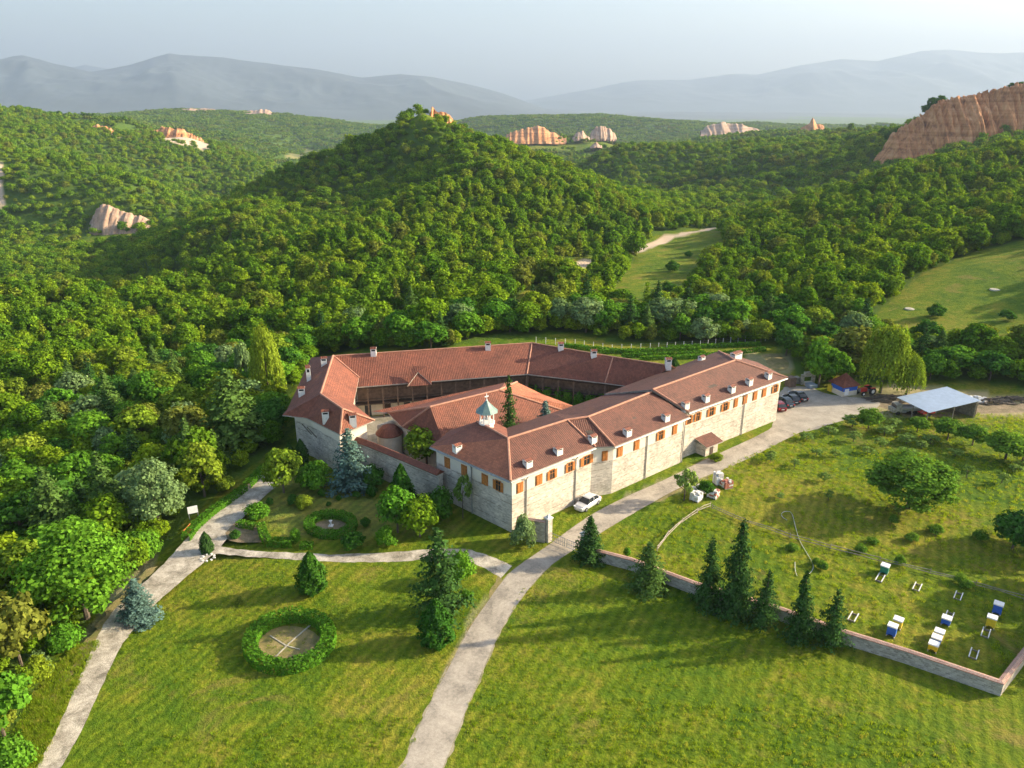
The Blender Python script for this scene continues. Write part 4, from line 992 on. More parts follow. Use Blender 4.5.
for k in range(2):
    q = MB(); p = at(302 + k * 5, 424 + k * 3, 5.6); q.tube([p, p + Vector((1.6, -1.0, -1.3))], .07, 'wood_dark', 6); q.build('brace', lw)

# church in the court
ch = empty('church', (-5, 112, 0), 'low church with a wide terracotta roof standing inside the monastery court', 'church')
A1 = at(430, 407, 9.0); A2 = at(499, 390, 9.0)
B1 = at(388, 412.7, 5.6); B2 = at(402, 427, 5.3); B3 = at(446, 448, 4.6); B4 = at(563, 410.5, 4.8); B5 = at(578, 407.5, 4.8); B6 = at(541, 393.6, 5.8); B7 = at(517, 382, 7.2); B8 = at(371.6, 411.5, 6.0); B9 = at(505, 382.6, 7.2); B3b = at(520, 432, 4.6)
chf = [[A1, A2, B4, B3b, B3, B2], [A1, B2, B1], [A1, B1, B8, B9, A2], [A2, B9, B7], [A2, B7, B6], [A2, B6, B5], [A2, B5, B4]]
cr_ = roof('roof', ch, chf, 'tile', mats=['tile', 'tile', 'tile', 'tile_orange', 'tile_orange', 'tile_orange', 'tile_orange']); ridges(cr_, [(A1, A2), (A1, B2), (A1, B1), (A2, B4), (A2, B7)])
walls(ch, [(B2.x + .8, B2.y + .5), (B3.x + .6, B3.y + .6), (B3b.x, B3b.y + .6), (B4.x - .8, B4.y), (B6.x - .7, B6.y - .3), (B9.x - .3, B9.y - .8), (B8.x + 2.0, B8.y - .6), (B1.x + .8, B1.y)], 4.2, 'cream', closed=True)
ap = at(391, 440, 0); ap = Vector((B1.x + .6, B1.y - 3.2, 0))
q = MB(); q.lathe([(1.9, -.3), (1.9, 3.6), (0, 3.6)], 'cream', 20, ap); q.build('apse_wall', ch)
q = MB(); q.lathe([(2.15, 3.55), (2.15, 3.65), (1.2, 4.6), (0, 5.1)], 'tile', 20, ap); q.build('apse_roof', ch)
WORLD[0] = False
# courtyard floor
cf = MB(); cf.face([(-26, 104, .018), (-20, 100, .018), (-9, 92, .018), (-2, 93, .018), (12, 106, .018), (24, 120, .018), (17, 125, .018), (3, 129, .018), (-26, 122.5, .018)], 'courtyard_paving'); tag(cf.build('courtyard'), kind='structure')

# courtyard wall with tiled coping
def coped_wall(name, px_top, ztop, thick, mat, copmat, label, cat, cop=.28, cw=.16, slope=True, base=-.5, ground=False):
    t = empty(name, (0, 0, 0), label, cat); P = [at(x, y, ztop if not ground else 0) for x, y in px_top]; P = [Vector((p.x, p.y, 0)) for p in P]; mid = sum(P, Vector((0, 0, 0))) / len(P); t.location = mid
    n = len(P); o1 = []; o2 = []; c1 = []; c2 = []
    for i in range(n):
        d1 = (P[i] - P[i - 1]).normalized() if i else (P[1] - P[0]).normalized(); d2 = (P[i + 1] - P[i]).normalized() if i < n - 1 else d1
        m_ = Vector((-(d1 + d2).y, (d1 + d2).x, 0)).normalized(); k = 1 / max(.5, m_.dot(Vector((-d1.y, d1.x, 0))))
        o1.append(P[i] - m_ * thick / 2 * k - mid); o2.append(P[i] + m_ * thick / 2 * k - mid); c1.append(P[i] - m_ * (thick / 2 + cw) * k - mid); c2.append(P[i] + m_ * (thick / 2 + cw) * k - mid)
    def loft(rows, mat_):
        mb = MB(); s = 0
        for i in range(n - 1):
            L = (P[i + 1] - P[i]).length; v = 0
            for r0, r1 in zip(rows, rows[1:] + rows[:1]):
                a, b_, c_, d_ = r0[i], r0[i + 1], r1[i + 1], r1[i]; h = (d_ - a).length
                vert = abs((d_ - a).z) > .9 * h
                va, vb = (a.z, d_.z) if vert else (v, v + h); mb.face([a, b_, c_, d_], mat_, [(s, va), (s + L, va), (s + L, vb), (s, vb)]); v += h
            s += L
        mb.face([r[0] for r in rows][::-1], mat_); mb.face([r[-1] for r in rows], mat_); return mb
    V = lambda p, z: Vector((p.x, p.y, z))
    loft([[V(p, base) for p in o1], [V(p, ztop) for p in o1], [V(p, ztop) for p in o2], [V(p, base) for p in o2]], mat).build('wall', t)
    ctr = [(a + b_) / 2 for a, b_ in zip(c1, c2)]
    loft([[V(p, ztop + .005) for p in c1], [V(p, ztop + .09) for p in c1], [V(p, ztop + .09 + cop) for p in ctr], [V(p, ztop + .09) for p in c2], [V(p, ztop + .005) for p in c2]], copmat).build('coping', t)
    return t
coped_wall('courtyard_wall', [(349, 437), (372, 445.5), (405, 459), (440.5, 474)], 4.6, .8, 'wall', 'tile', 'tall pale stone wall with brown tiled coping closing the courtyard on the left', 'wall', .45, .35)
coped_wall('garden_wall', [(592, 559), (630, 569), (693, 593), (770, 616), (844, 643), (905, 662), (998, 694), (1024, 660), (1062, 612)], 1.35, .5, 'wallgrey', 'coping', 'low grey rubble wall with red brick coping around the beehive meadow', 'wall', .10, .06, ground=True)
gw = coped_wall('gate_wall', [(517, 538), (531, 540), (545, 542)], 2.9, .45, 'wallgrey', 'coping', 'short rubble wall between the wing corner and the left gate pillar', 'wall', .16, .08, ground=True)
def pillar(px, py, h, label):
    p = at(px, py); mb = MB(); mb.box((-.36, -.36, -.3), (.36, .36, h), 'wall', .7, (0, 0, 0)); o = empty('gate_pillar', p, label, 'gate pillar'); mb.build('shaft', o)
    c = MB(); c.box((-.45, -.45, h), (.45, .45, h + .14), 'stonewhite', .7); c.lathe([(.36, h + .14), (.30, h + .3), (0, h + .62)], 'stonewhite', 4, (0, 0, 0), .7 + R(45)); c.build('cap', o); return p
pa = pillar(548, 541, 3.3, 'square stone gate pillar at the end of the short rubble wall'); pb = pillar(584, 556, 3.1, 'grey stone gate pillar behind the small spruce')
gt = empty('metal_gate', (pa + pb) / 2, 'low metal bar gate across the asphalt road', 'gate')
for sgn, p0 in ((0, pa), (1, pb)):
    m_ = (pa + pb) / 2; a = p0 - m_; e = a * .06; q = MB()
    for z in (.25, .75, 1.35): q.tube([a * .88 + Vector((0, 0, z)), e + Vector((0, 0, z))], .035, 'metal', 5)
    for k in range(8): x = a * (.88 - .82 * k / 7); q.tube([x + Vector((0, 0, .25)), x + Vector((0, 0, 1.35))], .02 if 0 < k < 7 else .045, 'metal', 5)
    q.build('gate_leaf', gt)
# little stone hut by the wing
hp = at(706, 452); hut = empty('stone_hut', hp, 'small stone hut with a brown lean-to roof against the long wing', 'hut', None, R(38))
q = MB(); q.box((-1.5, -1.0, -.2), (1.5, 1.6, 1.75), 'wall'); q.build('wall', hut); q = MB(); q.box((-.45, -1.05, 0), (.35, -1.012, 1.5), 'wood_dark'); q.build('door', hut)
q = MB(); T = [(-2.0, -1.6, 1.9), (2.0, -1.6, 1.9), (2.0, 1.7, 2.9), (-2.0, 1.7, 2.9)]
roof('roof', hut, [T], 'tile_brown', .15)

# ------------------------------------------------------------------ sandstone cliffs and pyramids
def sandmat(name, c1, c2, c3):
    m = bpy.data.materials.new(name); n, l = nodes(m); b = n['Principled BSDF']; b.inputs['Roughness'].default_value = .95
    tc = n.new('ShaderNodeTexCoord'); mp = n.new('ShaderNodeMapping'); mp.inputs['Scale'].default_value = (1, 1, .22); l.new(tc.outputs['Object'], mp.inputs[0])
    mz = n.new('ShaderNodeMapping'); mz.inputs['Scale'].default_value = (.02, .02, .55); l.new(tc.outputs['Object'], mz.inputs[0])
    f = math_(n, l, 'MULTIPLY_ADD', noise(n, l, mp.outputs[0], .22, 6, .7), .6, math_(n, l, 'MULTIPLY', noise(n, l, mz.outputs[0], .4, 4, .6), .42))
    r = ramp(n, [(.36, c1), (.5, c2), (.66, c3)]); l.new(f, r.inputs[0]); l.new(r.outputs[0], b.inputs['Base Color'])
    bp = n.new('ShaderNodeBump'); bp.inputs['Strength'].default_value = .8; bp.inputs['Distance'].default_value = 1.2; l.new(noise(n, l, mp.outputs[0], .35, 5, .7), bp.inputs['Height']); l.new(bp.outputs[0], b.inputs['Normal']); M[name] = m
sandmat('sandstone', (.16, .06, .025), (.54, .235, .090), (.74, .40, .19)); sandmat('pale_sandstone', (.26, .15, .09), (.42, .27, .18), (.52, .38, .27))
def crag(name, tops, bases, Y, lean, back, mat, flute=1.0, nu=150, nr=22, wl=7.0, kind='structure', seed=1):
    """fluted rock face from base line up to crest line, with a back that falls away"""
    x0 = max(tops[0][0], bases[0][0]); x1 = min(tops[-1][0], bases[-1][0]); pxs = np.linspace(x0, x1, nu)
    def line(tab, Yv):
        py = np.interp(pxs, [t[0] for t in tab], [t[1] for t in tab]); X = []; Z = []
        for a, b in zip(pxs, py):
            d = ray(a, b); X.append(d[0] / d[1] * Yv); Z.append(CH + d[2] / d[1] * Yv)
        return np.array(X), np.array(Z)
    tx, tz = line(tops, Y + lean); bx, bz = line(bases, Y); rows = []
    tz = tz + (ridged(tx / (wl * .8), tx * 0 + seed, 4, seed) - .5) * flute * 4 + (ridged(tx / (wl * .3), tx * 0 + seed, 3, seed + 2) - .5) * flute * 4
    for i in range(nr):
        t = i / (nr - 1); x = bx + (tx - bx) * t; z = bz + (tz - bz) * t ** .9; y = Y + lean * t ** 1.35
        f = (ridged(x / wl, x * 0 + z / (wl * 6), 4, seed + 3) - .55) * flute * (3.0 + 6.5 * np.sin(np.pi * t * .8)) + (ridged(x / (wl * .33), x * 0 + z / (wl * 4), 3, seed + 8) - .55) * flute * 8.0 + (ridged(x / (wl * .15), x * 0 + z / (wl * 3), 2, seed + 18) - .55) * flute * 3.0; y = y - f; z = z + (fbm(x / (wl * .5), z / (wl * .4), 3, seed + 5)) * flute * 2.2
        rows.append(np.stack([x, y + 0 * x, z], 1))
    for k, (dy, dz) in enumerate(((6, -1), (back, -8), (back * 1.6, -60))): rows.append(np.stack([tx * (1 + dy / Y), Y + lean + dy + 0 * tx, tz + dz], 1))
    V = np.concatenate(rows); me = npmesh(name, V, gridquads(nu, len(rows)), [mat]); o = bpy.data.objects.new(name, me); COL.objects.link(o); return o
o = crag('cliff', [(868, 172), (876, 158), (884, 146), (890, 136), (905, 126), (921, 116), (930, 106), (938, 102), (953, 97), (962, 98), (985, 93), (1005, 87), (1024, 83), (1060, 78), (1120, 84)],
         [(868, 190), (876, 186), (890, 182), (910, 175), (935, 165), (960, 160), (991, 160), (1024, 160), (1060, 160), (1120, 160)], 592, 34, 40, 'sandstone', 1.0, 420, 44, 9); tag(o, kind='structure')
def rock(tops, base, Y, mat, label, wl=9, flute=.8, seed=1, lean=18):
    x0, x1 = tops[0][0], tops[-1][0]; o = crag('sandstone_rock', tops, [(x0, base), (x1, base)], Y, lean, 20, mat, flute, 70, 14, wl, seed=seed)
    return tag(o, label, 'sandstone rock', None)
rock([(783, 137), (792, 132), (803, 127), (809, 124), (812.5, 117.5), (816, 124), (822, 125), (828, 133)], 142, 1500, 'sandstone', 'lone sandstone pyramid with a pointed tip on the far wooded ridge', 16, .7, 3, 40)
rock([(500, 141), (508, 134), (520, 130), (530, 129), (538, 126), (545, 129), (556, 134), (566, 137)], 144, 1480, 'sandstone', 'broad pinkish sandstone crags just right of the pointed hill', 22, 1.2, 5, 60)
rock([(590, 134), (596, 127), (602, 125.5), (610, 130), (616, 136)], 141, 1560, 'pale_sandstone', 'small pale sandstone knob behind the pointed hill', 18, 1.2, 9, 40)
rock([(572, 137), (578, 132), (583, 131.5), (590, 138)], 141, 1500, 'pale_sandstone', 'tiny pale sandstone tooth between broad crags and knob', 18, 1.0, 12, 30)
rock([(590, 147), (596, 142), (602, 146)], 148, 1380, 'pale_sandstone', 'pale sandstone tooth standing below the far knob', 12, .8, 15, 30)
rock([(700, 131), (708, 126), (722, 124), (740, 125), (752, 129), (770, 133)], 136, 2150, 'pale_sandstone', 'distant pale eroded crags left of the lone pyramid', 40, 2.0, 17, 60)
rock([(152, 133), (160, 128), (170, 128), (185, 131), (198, 137), (212, 150)], 156, 1180, 'sandstone', 'orange sandstone scarp on the left valley side', 14, 1.2, 19, 40)
rock([(92, 128), (98, 125), (112, 129), (124, 138)], 142, 1150, 'sandstone', 'short orange scarp left of the larger orange scarp', 14, 1.0, 23, 30)
rock([(158, 114), (163, 110), (175, 112), (190, 108), (205, 109), (222, 112), (232, 112)], 116.5, 2900, 'pale_sandstone', 'long pale crag crowning the far left ridge', 60, 2.0, 25, 60)
rock([(244, 112), (256, 110), (268, 109.5), (272, 112)], 115, 2920, 'pale_sandstone', 'short pale crag right of the long one on the far left ridge', 60, 2.0, 29, 60)
rock([(428, 120), (432, 108.5), (437, 112), (443, 112), (450, 116), (456, 123)], 130, 545, 'sandstone', 'orange rock outcrop on the summit of the pointed hill', 6, .45, 31, 10)
rock([(90, 222), (97, 209), (103, 204), (109, 205), (116, 209), (126, 212), (138, 216), (150, 220), (160, 226)], 246, 612, 'pale_sandstone', 'bare white landslip on the lower left valley side', 9, .6, 33, 22)

# ------------------------------------------------------------------ hedges
def hedge_mesh(path, w, h, dens=95, leaf=.17, closed=False, mat='hedge'):
    P = []; N = []; q = path + ([path[0]] if closed else [])
    core = MB()
    for a, b in zip(q, q[1:]):
        L = (b - a).length; u = (b - a).normalized(); s = Vector((-u.y, u.x, 0)); n = int(L * (2 * h + w) * dens)
        t = rng.uniform(0, 1, n); c = rng.uniform(0, 2 * h + w, n); side = np.where(c < h, -w / 2, np.where(c < h + w, c - h - w / 2, w / 2)); z = np.where(c < h, c, np.where(c < h + w, h, 2 * h + w - c))
        ns = np.where(c < h, -1., np.where(c < h + w, 0, 1.)); nz = np.where((c >= h) & (c < h + w), 1.2, .35)
        bump_ = rng.normal(scale=.05, size=n); base = np.array(a)[None, :2] + np.array(u)[None, :2] * (t * L)[:, None] + np.array(s)[None, :2] * (side * (1 + bump_))[:, None]
        wob = fbm(base[:, 0] * 1.7, base[:, 1] * 1.7, 3, 3) * .35 * h
        P.append(np.stack([base[:, 0], base[:, 1], z * (1 + wob) + bump_], 1)); N.append(np.stack([s.x * ns, s.y * ns, nz], 1) + rng.normal(size=(n, 3)) * .4)
    P = np.concatenate(P); N = np.concatenate(N); V, Q = quads(P, N, leaf * rng.uniform(.6, 1.4, len(P))); return V, Q
def hedge(path_px, w, h, label, closed=False, cat='hedge', world=None, mat='hedge'):
    pts = world or [at(*p) for p in path_px]; mid = sum(pts, Vector((0, 0, 0))) / len(pts); mid.z = 0; pts = [p - mid for p in pts]
    V, Q = hedge_mesh(pts, w, h, closed=closed); me = npmesh('hedge', V, Q, [mat]); o = bpy.data.objects.new('hedge', me); COL.objects.link(o); o.location = mid; return tag(o, label, cat)
def ring(cx, cy, rx, z=0):
    c = at(cx, cy); r = rx * mpp(c); return [c + Vector((math.cos(t) * r, math.sin(t) * r, 0)) for t in np.linspace(0, 2 * math.pi, 41)[:-1]]
def ellipse(cx, cy, rx, ry, rot=0):
    c, s = math.cos(rot), math.sin(rot); return [at(cx + rx * math.cos(t) * c - ry * math.sin(t) * s, cy + rx * math.cos(t) * s + ry * math.sin(t) * c) for t in np.linspace(0, 2 * math.pi, 41)[:-1]]
hedge(None, 1.35, 1.05, 'large clipped oval ring hedge on the open lawn', True, world=ellipse(290, 645, 40, 25, -.2))
hedge(None, 1.2, .8, 'smaller clipped ring hedge in the sunken garden', True, world=ellipse(331, 527, 22, 10.5))
hedge([(238, 526), (256, 529)], .9, .8, 'short straight clipped hedge at the corner of the flower bed')
hedge([(261, 528), (264, 538), (268, 545), (294, 546)], 1.0, .9, 'angled clipped hedge along the garden path')
hedge([(301, 548), (314, 548)], .9, .7, 'stub of clipped hedge at the end of the angled hedge')
hedge([(186, 541), (196, 528), (212, 514), (229, 502), (245, 490)], 1.1, .75, 'long clipped hedge along the left edge of the gravel path')
hedge([(247, 488), (256, 479), (264, 470)], 1.2, .8, 'taller upper piece of clipped hedge beside the gravel path')
for k, poly in enumerate(([(246, 640), (262, 628), (290, 622), (322, 628), (333, 642), (318, 660), (285, 668), (256, 662)],)):
    sheet('dry_ground', ellipse_px if False else [(290 + 33 * math.cos(t), 645 + 19 * math.sin(t)) for t in np.linspace(0, 2 * math.pi, 24)[:-1]], 'dry_grass', .012, wob=.05)
sheet('flower_bed', [(331 + 17 * math.cos(t), 527 + 7 * math.sin(t)) for t in np.linspace(0, 2 * math.pi, 24)[:-1]], 'soil', .016, wob=.05)
def board(name, pts, w, z, mat, label, cat):
    mb = MB(); P = [at(*p, z) for p in pts]; mid = Vector((*((P[0] + P[-1]) / 2).xy, 0))
    for a, b in zip(P, P[1:]):
        u = (b - a).normalized(); s = Vector((-u.y, u.x, 0)) * w / 2; a, b = a - mid, b - mid; q = Vector((0, 0, .09)); mb.face([a - s + q, b - s + q, b + s + q, a + s + q], mat); mb.face([a - s, b - s, b - s + q, a - s + q], mat); mb.face([b + s, a + s, a + s + q, b + s + q], mat)
    return tag(mb.build(name, loc=mid), label, cat)
board('stone_kerb', [(276, 657), (290, 643), (311, 625)], .16, -.03, 'kerb', 'pale stone kerb crossing the inside of the large ring hedge', 'kerb')
board('stone_kerb', [(270, 636), (286, 646), (300, 650)], .14, -.02, 'kerb', 'short crosswise kerb inside the large ring hedge', 'kerb')

# ------------------------------------------------------------------ single trees and shrubs
def T(kind, px, py, w, h, label, cat='tree', group=None, name='tree', **k):
    t = plantpx(kind, px, py, w, h, label, cat, group, name, **k); named_spots.append((t.location.x, t.location.y, w * mpp(t.location) * .5)); return t
def court(kind, px, py, z, pytop, w, label, name):
    p = at(px, py, z); d = ray(px, pytop); top = CH + d[2] / d[1] * p.y; return plant(kind, Vector((p.x, p.y, 0)), w, top, label, 'tree', None, name)
T('con_ragged', 440, 614, 50, 80, 'tall dark spruce, tallest tree of the clump on the lawn', name='spruce_tree')
T('bush_leaf_mid', 461, 581, 32, 30, 'round green bush behind the tall lawn spruce', 'bush', name='bush')
T('bush_leaf_mid', 467, 603, 15, 14, 'small low bush at the right foot of the tall lawn spruce', 'bush', name='bush')
T('thuja', 437, 645, 33, 42, 'plump egg-shaped thuja in front of the tall lawn spruce', name='thuja_tree', trunk=False)
T('thuja', 313, 593, 28, 39, 'lone egg-shaped thuja on the lawn above the large ring hedge', name='thuja_tree')
T('con_leaf_blue', 141, 623, 34, 42, 'small blue spruce standing on the gravel path', name='blue_spruce')
T('cypress', 208, 557, 12.5, 25, 'slim columnar cypress at the path junction', name='cypress_tree', trunk=False)
T('bush_leaf_grey', 523, 548, 29, 34, 'silvery grey shrub at the near corner of the white wing', 'shrub', name='shrub')
T('con_leaf_blue', 352, 490, 40, 60, 'tall blue spruce against the courtyard wall', name='blue_spruce')
T('bush_leaf_deep', 372, 487, 34, 24, 'dark low shrub at the right foot of the tall blue spruce', 'shrub', name='shrub')
T('leaf_yellow', 284, 493, 42, 52, 'bright yellow-green young tree at the head of the gravel path', name='broadleaf_tree')
T('bush_leaf_mid', 315, 489, 38, 30, 'wide green shrub between the yellow-green tree and the tall blue spruce', 'shrub', name='shrub')
T('cypress', 303, 470, 13, 30, 'dark columnar cypress against the west wing wall', name='cypress_tree', trunk=False)
T('cypress', 291, 468, 11, 25, 'smaller dark cypress at the far corner of the west wing wall', name='cypress_tree', trunk=False)
T('thuja', 403, 512, 24, 46, 'round-topped thuja rising above the garden trees by the courtyard wall', name='thuja_tree')
T('leaf_mid', 398, 533, 42, 50, 'bushy bright green tree in front of the round-topped thuja', name='broadleaf_tree')
T('leaf_mix', 420, 538, 42, 44, 'spreading green tree right of the bright bushy garden tree', name='broadleaf_tree')
T('bush_leaf_deep', 438, 520, 40, 34, 'dark green shrub against the lower courtyard wall', 'shrub', name='shrub')
T('orchard_thin', 463, 520, 20, 52, 'thin young tree in front of the left face of the white wing', name='young_tree')
T('bush_hedge', 387, 549, 25, 22, 'ball-shaped bush in the sunken garden', 'bush', name='bush')
T('bush_leaf_deep', 353, 548, 28, 16, 'low dark bush beside the smaller ring hedge', 'bush', name='bush')
T('bush_leaf_yellow', 304, 509, 20, 15, 'light flowering bush in the sunken garden', 'bush', name='bush')
T('bush_leaf_mid', 296, 545, 12, 17, 'little green ball bush at the end of the angled hedge', 'bush', name='bush')
T('bush_leaf_mid', 257, 518, 28, 16, 'low leafy bush at the left edge of the sunken garden', 'bush', name='bush')
T('bush_leaf_deep', 294, 506, 16, 11, 'dark low bush left of the flowering bush', 'bush', name='bush')
for px, py, w in ((329, 508, 6), (339, 502, 7), (322, 497, 10), (366, 528, 12), (357, 500, 9), (236, 541, 13), (372, 498, 14), (270, 505, 9)):
    T('bush_leaf_deep', px, py, w, w * .9, 'tiny green plant dotted on the sunken garden lawn', 'plant', 'tiny plants in the sunken garden', name='garden_plant')
T('bush_leaf_olive', 240, 606, 9, 8, 'dry little flowering plant alone on the lawn', 'plant', name='garden_plant')
T('leaf_yellow', 427, 466, 50, 46, 'pale green blossoming tree inside the courtyard by the church', name='broadleaf_tree')
T('bush_leaf_mid', 441, 462, 44, 30, 'green shrub inside the courtyard behind its tiled wall', 'shrub', name='shrub')
court('con_ragged', 509, 427, 6.2, 375, 3.4, 'slender dark fir in the courtyard behind the belfry', 'fir_tree')
court('con_leaf_blue', 545, 414, 6.4, 401, 4.0, 'small blue spruce peeping over the brown roof', 'blue_spruce')
T('cypress', 673, 384, 12, 26, 'dark little conifer where rear and front wings meet', name='conifer_tree')
for px, py in ((536, 389), (547, 390), (559, 391), (568, 393), (579, 396), (590, 398), (597, 393), (604, 396), (528, 387)):
    plant('bush_leaf_mid', Vector((*at(px, py - 2, 3.6).xy, 0)), 2.6, 4.4, 'leafy vine bush in the courtyard below the rear gallery', 'vine', 'vine bushes below the rear gallery', 'vine_bush')
# row of conifers along the garden wall
T('con_needle', 589, 561, 27, 44, 'small full spruce beside the right gate pillar', name='spruce_tree')
T('con_droop', 647, 590, 34, 46, 'drooping light green conifer growing at the garden wall', name='conifer_tree')
T('con_needle', 706, 607, 29, 66, 'broad dark spruce, first after the drooping conifer along the wall', name='spruce_tree')
T('con_needle', 733, 616, 32, 92, 'tallest spiky dark spruce of the row along the garden wall', name='spruce_tree')
T('con_ragged', 762, 628, 29, 56, 'open thin spruce right of the tallest one in the wall row', name='spruce_tree')
T('con_needle', 797, 639, 28, 67, 'narrow-topped spruce before last in the wall row', name='spruce_tree')
T('con_ragged', 829, 647, 31, 56, 'ragged last spruce of the wall row beside the beehives', name='spruce_tree')
T('bush_leaf_mid', 627, 557, 9, 9, 'tiny bush behind the garden wall left of the drooping conifer', 'bush', name='bush')
# orchard
T('orchard_big', 908, 509, 92, 56, 'largest spreading orchard tree alone in the meadow', name='orchard_tree')
T('orchard', 868, 429, 26, 23, 'leafy orchard tree nearest the gravel yard', name='orchard_tree')
T('orchard', 947, 441, 32, 26, 'broad orchard tree in front of the shed roof', name='orchard_tree')
T('orchard', 972, 446, 30, 24, 'orchard tree between the broad one and the wide pair at the edge', name='orchard_tree')
T('orchard', 1005, 460, 44, 32, 'wide dark orchard tree close to the right edge', name='orchard_tree')
T('orchard', 1022, 462, 30, 28, 'orchard tree cut by the right edge of the meadow', name='orchard_tree')
T('leaf_deep', 1012, 550, 46, 44, 'dark shady tree at the right edge above the beehives', name='broadleaf_tree')
T('orchard', 917, 432, 22, 17, 'small orchard tree just below the rubble in front of the shed', name='orchard_tree')
for px, py, w, h in ((852, 428, 20, 12), (893, 431, 16, 12), (884, 436, 18, 11), (828, 436, 14, 10), (853, 443, 14, 12), (880, 448, 14, 11), (906, 444, 17, 11), (930, 444, 16, 11), (907, 457, 17, 9), (835, 459, 11, 9), (806, 441, 14, 8),
                     (794, 468, 11, 9), (816, 457, 12, 8), (828, 501, 9, 12), (824, 482, 12, 10), (779, 500, 10, 7), (770, 461, 11, 10), (955, 457, 13, 8), (966, 479, 14, 14), (1001, 485, 14, 13), (1022, 470, 14, 10), (898, 516, 9, 10), (938, 428, 12, 9),
                     (1015, 473, 13, 9), (958, 437, 10, 9), (867, 455, 11, 8), (921, 450, 12, 9)):
    T('orchard_thin', px, py, w * 1.25, h * 1.05, 'low young orchard tree in the meadow above the rail fence', 'tree', 'young orchard trees in the meadow', name='orchard_tree')
for px, py, w, h in ((893, 524, 12, 9), (912, 541, 16, 9), (899, 566, 12, 11), (959, 583, 14, 10), (966, 588, 16, 8), (860, 552, 14, 8), (816, 565, 10, 8), (822, 570, 12, 9), (936, 533, 18, 9), (980, 540, 18, 10), (792, 551, 14, 7), (872, 545, 14, 6)):
    T('bush_orchard', px, py, w, h, 'low scruffy bush beside the rail fence in the meadow', 'bush', 'scruffy bushes along the rail fence', name='bush')
T('orchard_thin', 684, 501, 30, 40, 'light airy young tree at the roadside left of the stone pallets', name='young_tree')
T('bush_leaf_deep', 706, 495, 20, 15, 'dark green bush between the stone pallets', 'bush', name='bush')
T('bush_leaf_yellow', 716, 462, 15, 9, 'pale dry bush beside the stone hut', 'bush', name='bush')
T('orchard_thin', 770, 463, 12, 11, 'tiny sapling on the meadow side of the road bend', name='young_tree')
# around the yard
T('leaf_mid', 818, 388, 40, 54, 'tall bright green tree at the back of the gravel yard', name='broadleaf_tree')
T('willow', 880, 394, 46, 70, 'large weeping willow beside the kiosk', name='willow_tree')
T('willow', 906, 396, 32, 42, 'lower weeping willow between the large one and the shed', name='willow_tree')
T('leaf_olive', 852, 372, 54, 50, 'olive-brown tree behind the kiosk and willow', name='broadleaf_tree')
T('willow', 270, 404, 36, 78, 'pale yellow weeping willow left of the west wing', name='willow_tree')
T('leaf_grey', 246, 392, 18, 60, 'thin bare-topped pale tree beside the yellow willow', name='broadleaf_tree')
T('con_needle_light', 236, 452, 58, 82, 'tall feathery light conifer behind the upper hedge', name='conifer_tree')
T('grey_big', 160, 530, 66, 72, 'rounded silvery grey-green tree above the signboard', name='broadleaf_tree')
T('leaf_yellow', 205, 497, 46, 60, 'yellow-green tree left of the gravel path above the signboard', name='broadleaf_tree')
T('con_needle_light', 112, 532, 44, 80, 'feathery light conifer left of the silvery tree', name='conifer_tree')
T('con_needle_light', 60, 550, 48, 84, 'feathery light conifer at the left with drooping tips', name='conifer_tree')
T('leaf_big', 88, 620, 108, 104, 'large fresh green tree leaning over the gravel path at the left', name='broadleaf_tree')
T('leaf_olive', 22, 668, 66, 84, 'olive green tree at the left edge below the large fresh green one', name='broadleaf_tree')
T('leaf_mid', 5, 738, 66, 74, 'vivid green tree in the bottom left corner', name='broadleaf_tree')
T('bush_leaf_grey', 42, 676, 28, 24, 'grey-green shrub at the foot of the olive green tree', 'shrub', name='shrub')
T('bush_leaf_mid', 14, 775, 50, 36, 'leafy bush at the very bottom left corner', 'bush', name='bush')
T('bush_leaf_mid', 142, 560, 42, 32, 'broad bush between the large green tree and the bench', 'bush', name='bush')
T('bush_leaf_yellow', 226, 492, 22, 16, 'yellow-green bush behind the long path hedge', 'bush', name='bush')
T('bush_leaf_mid', 66, 650, 40, 26, 'bush at the path verge below the large green tree', 'bush', name='bush')
# trees just outside the right of the picture, whose shade falls on the meadow
for px, py, w, h in ((1072, 545, 90, 90), (1110, 590, 90, 95), (1105, 645, 90, 80)):
    plant('leaf_mix', at(px, py), w * .1, h * .11, 'leafy tree outside the right edge shading the meadow', 'tree', 'shade trees right of the meadow', 'broadleaf_tree')

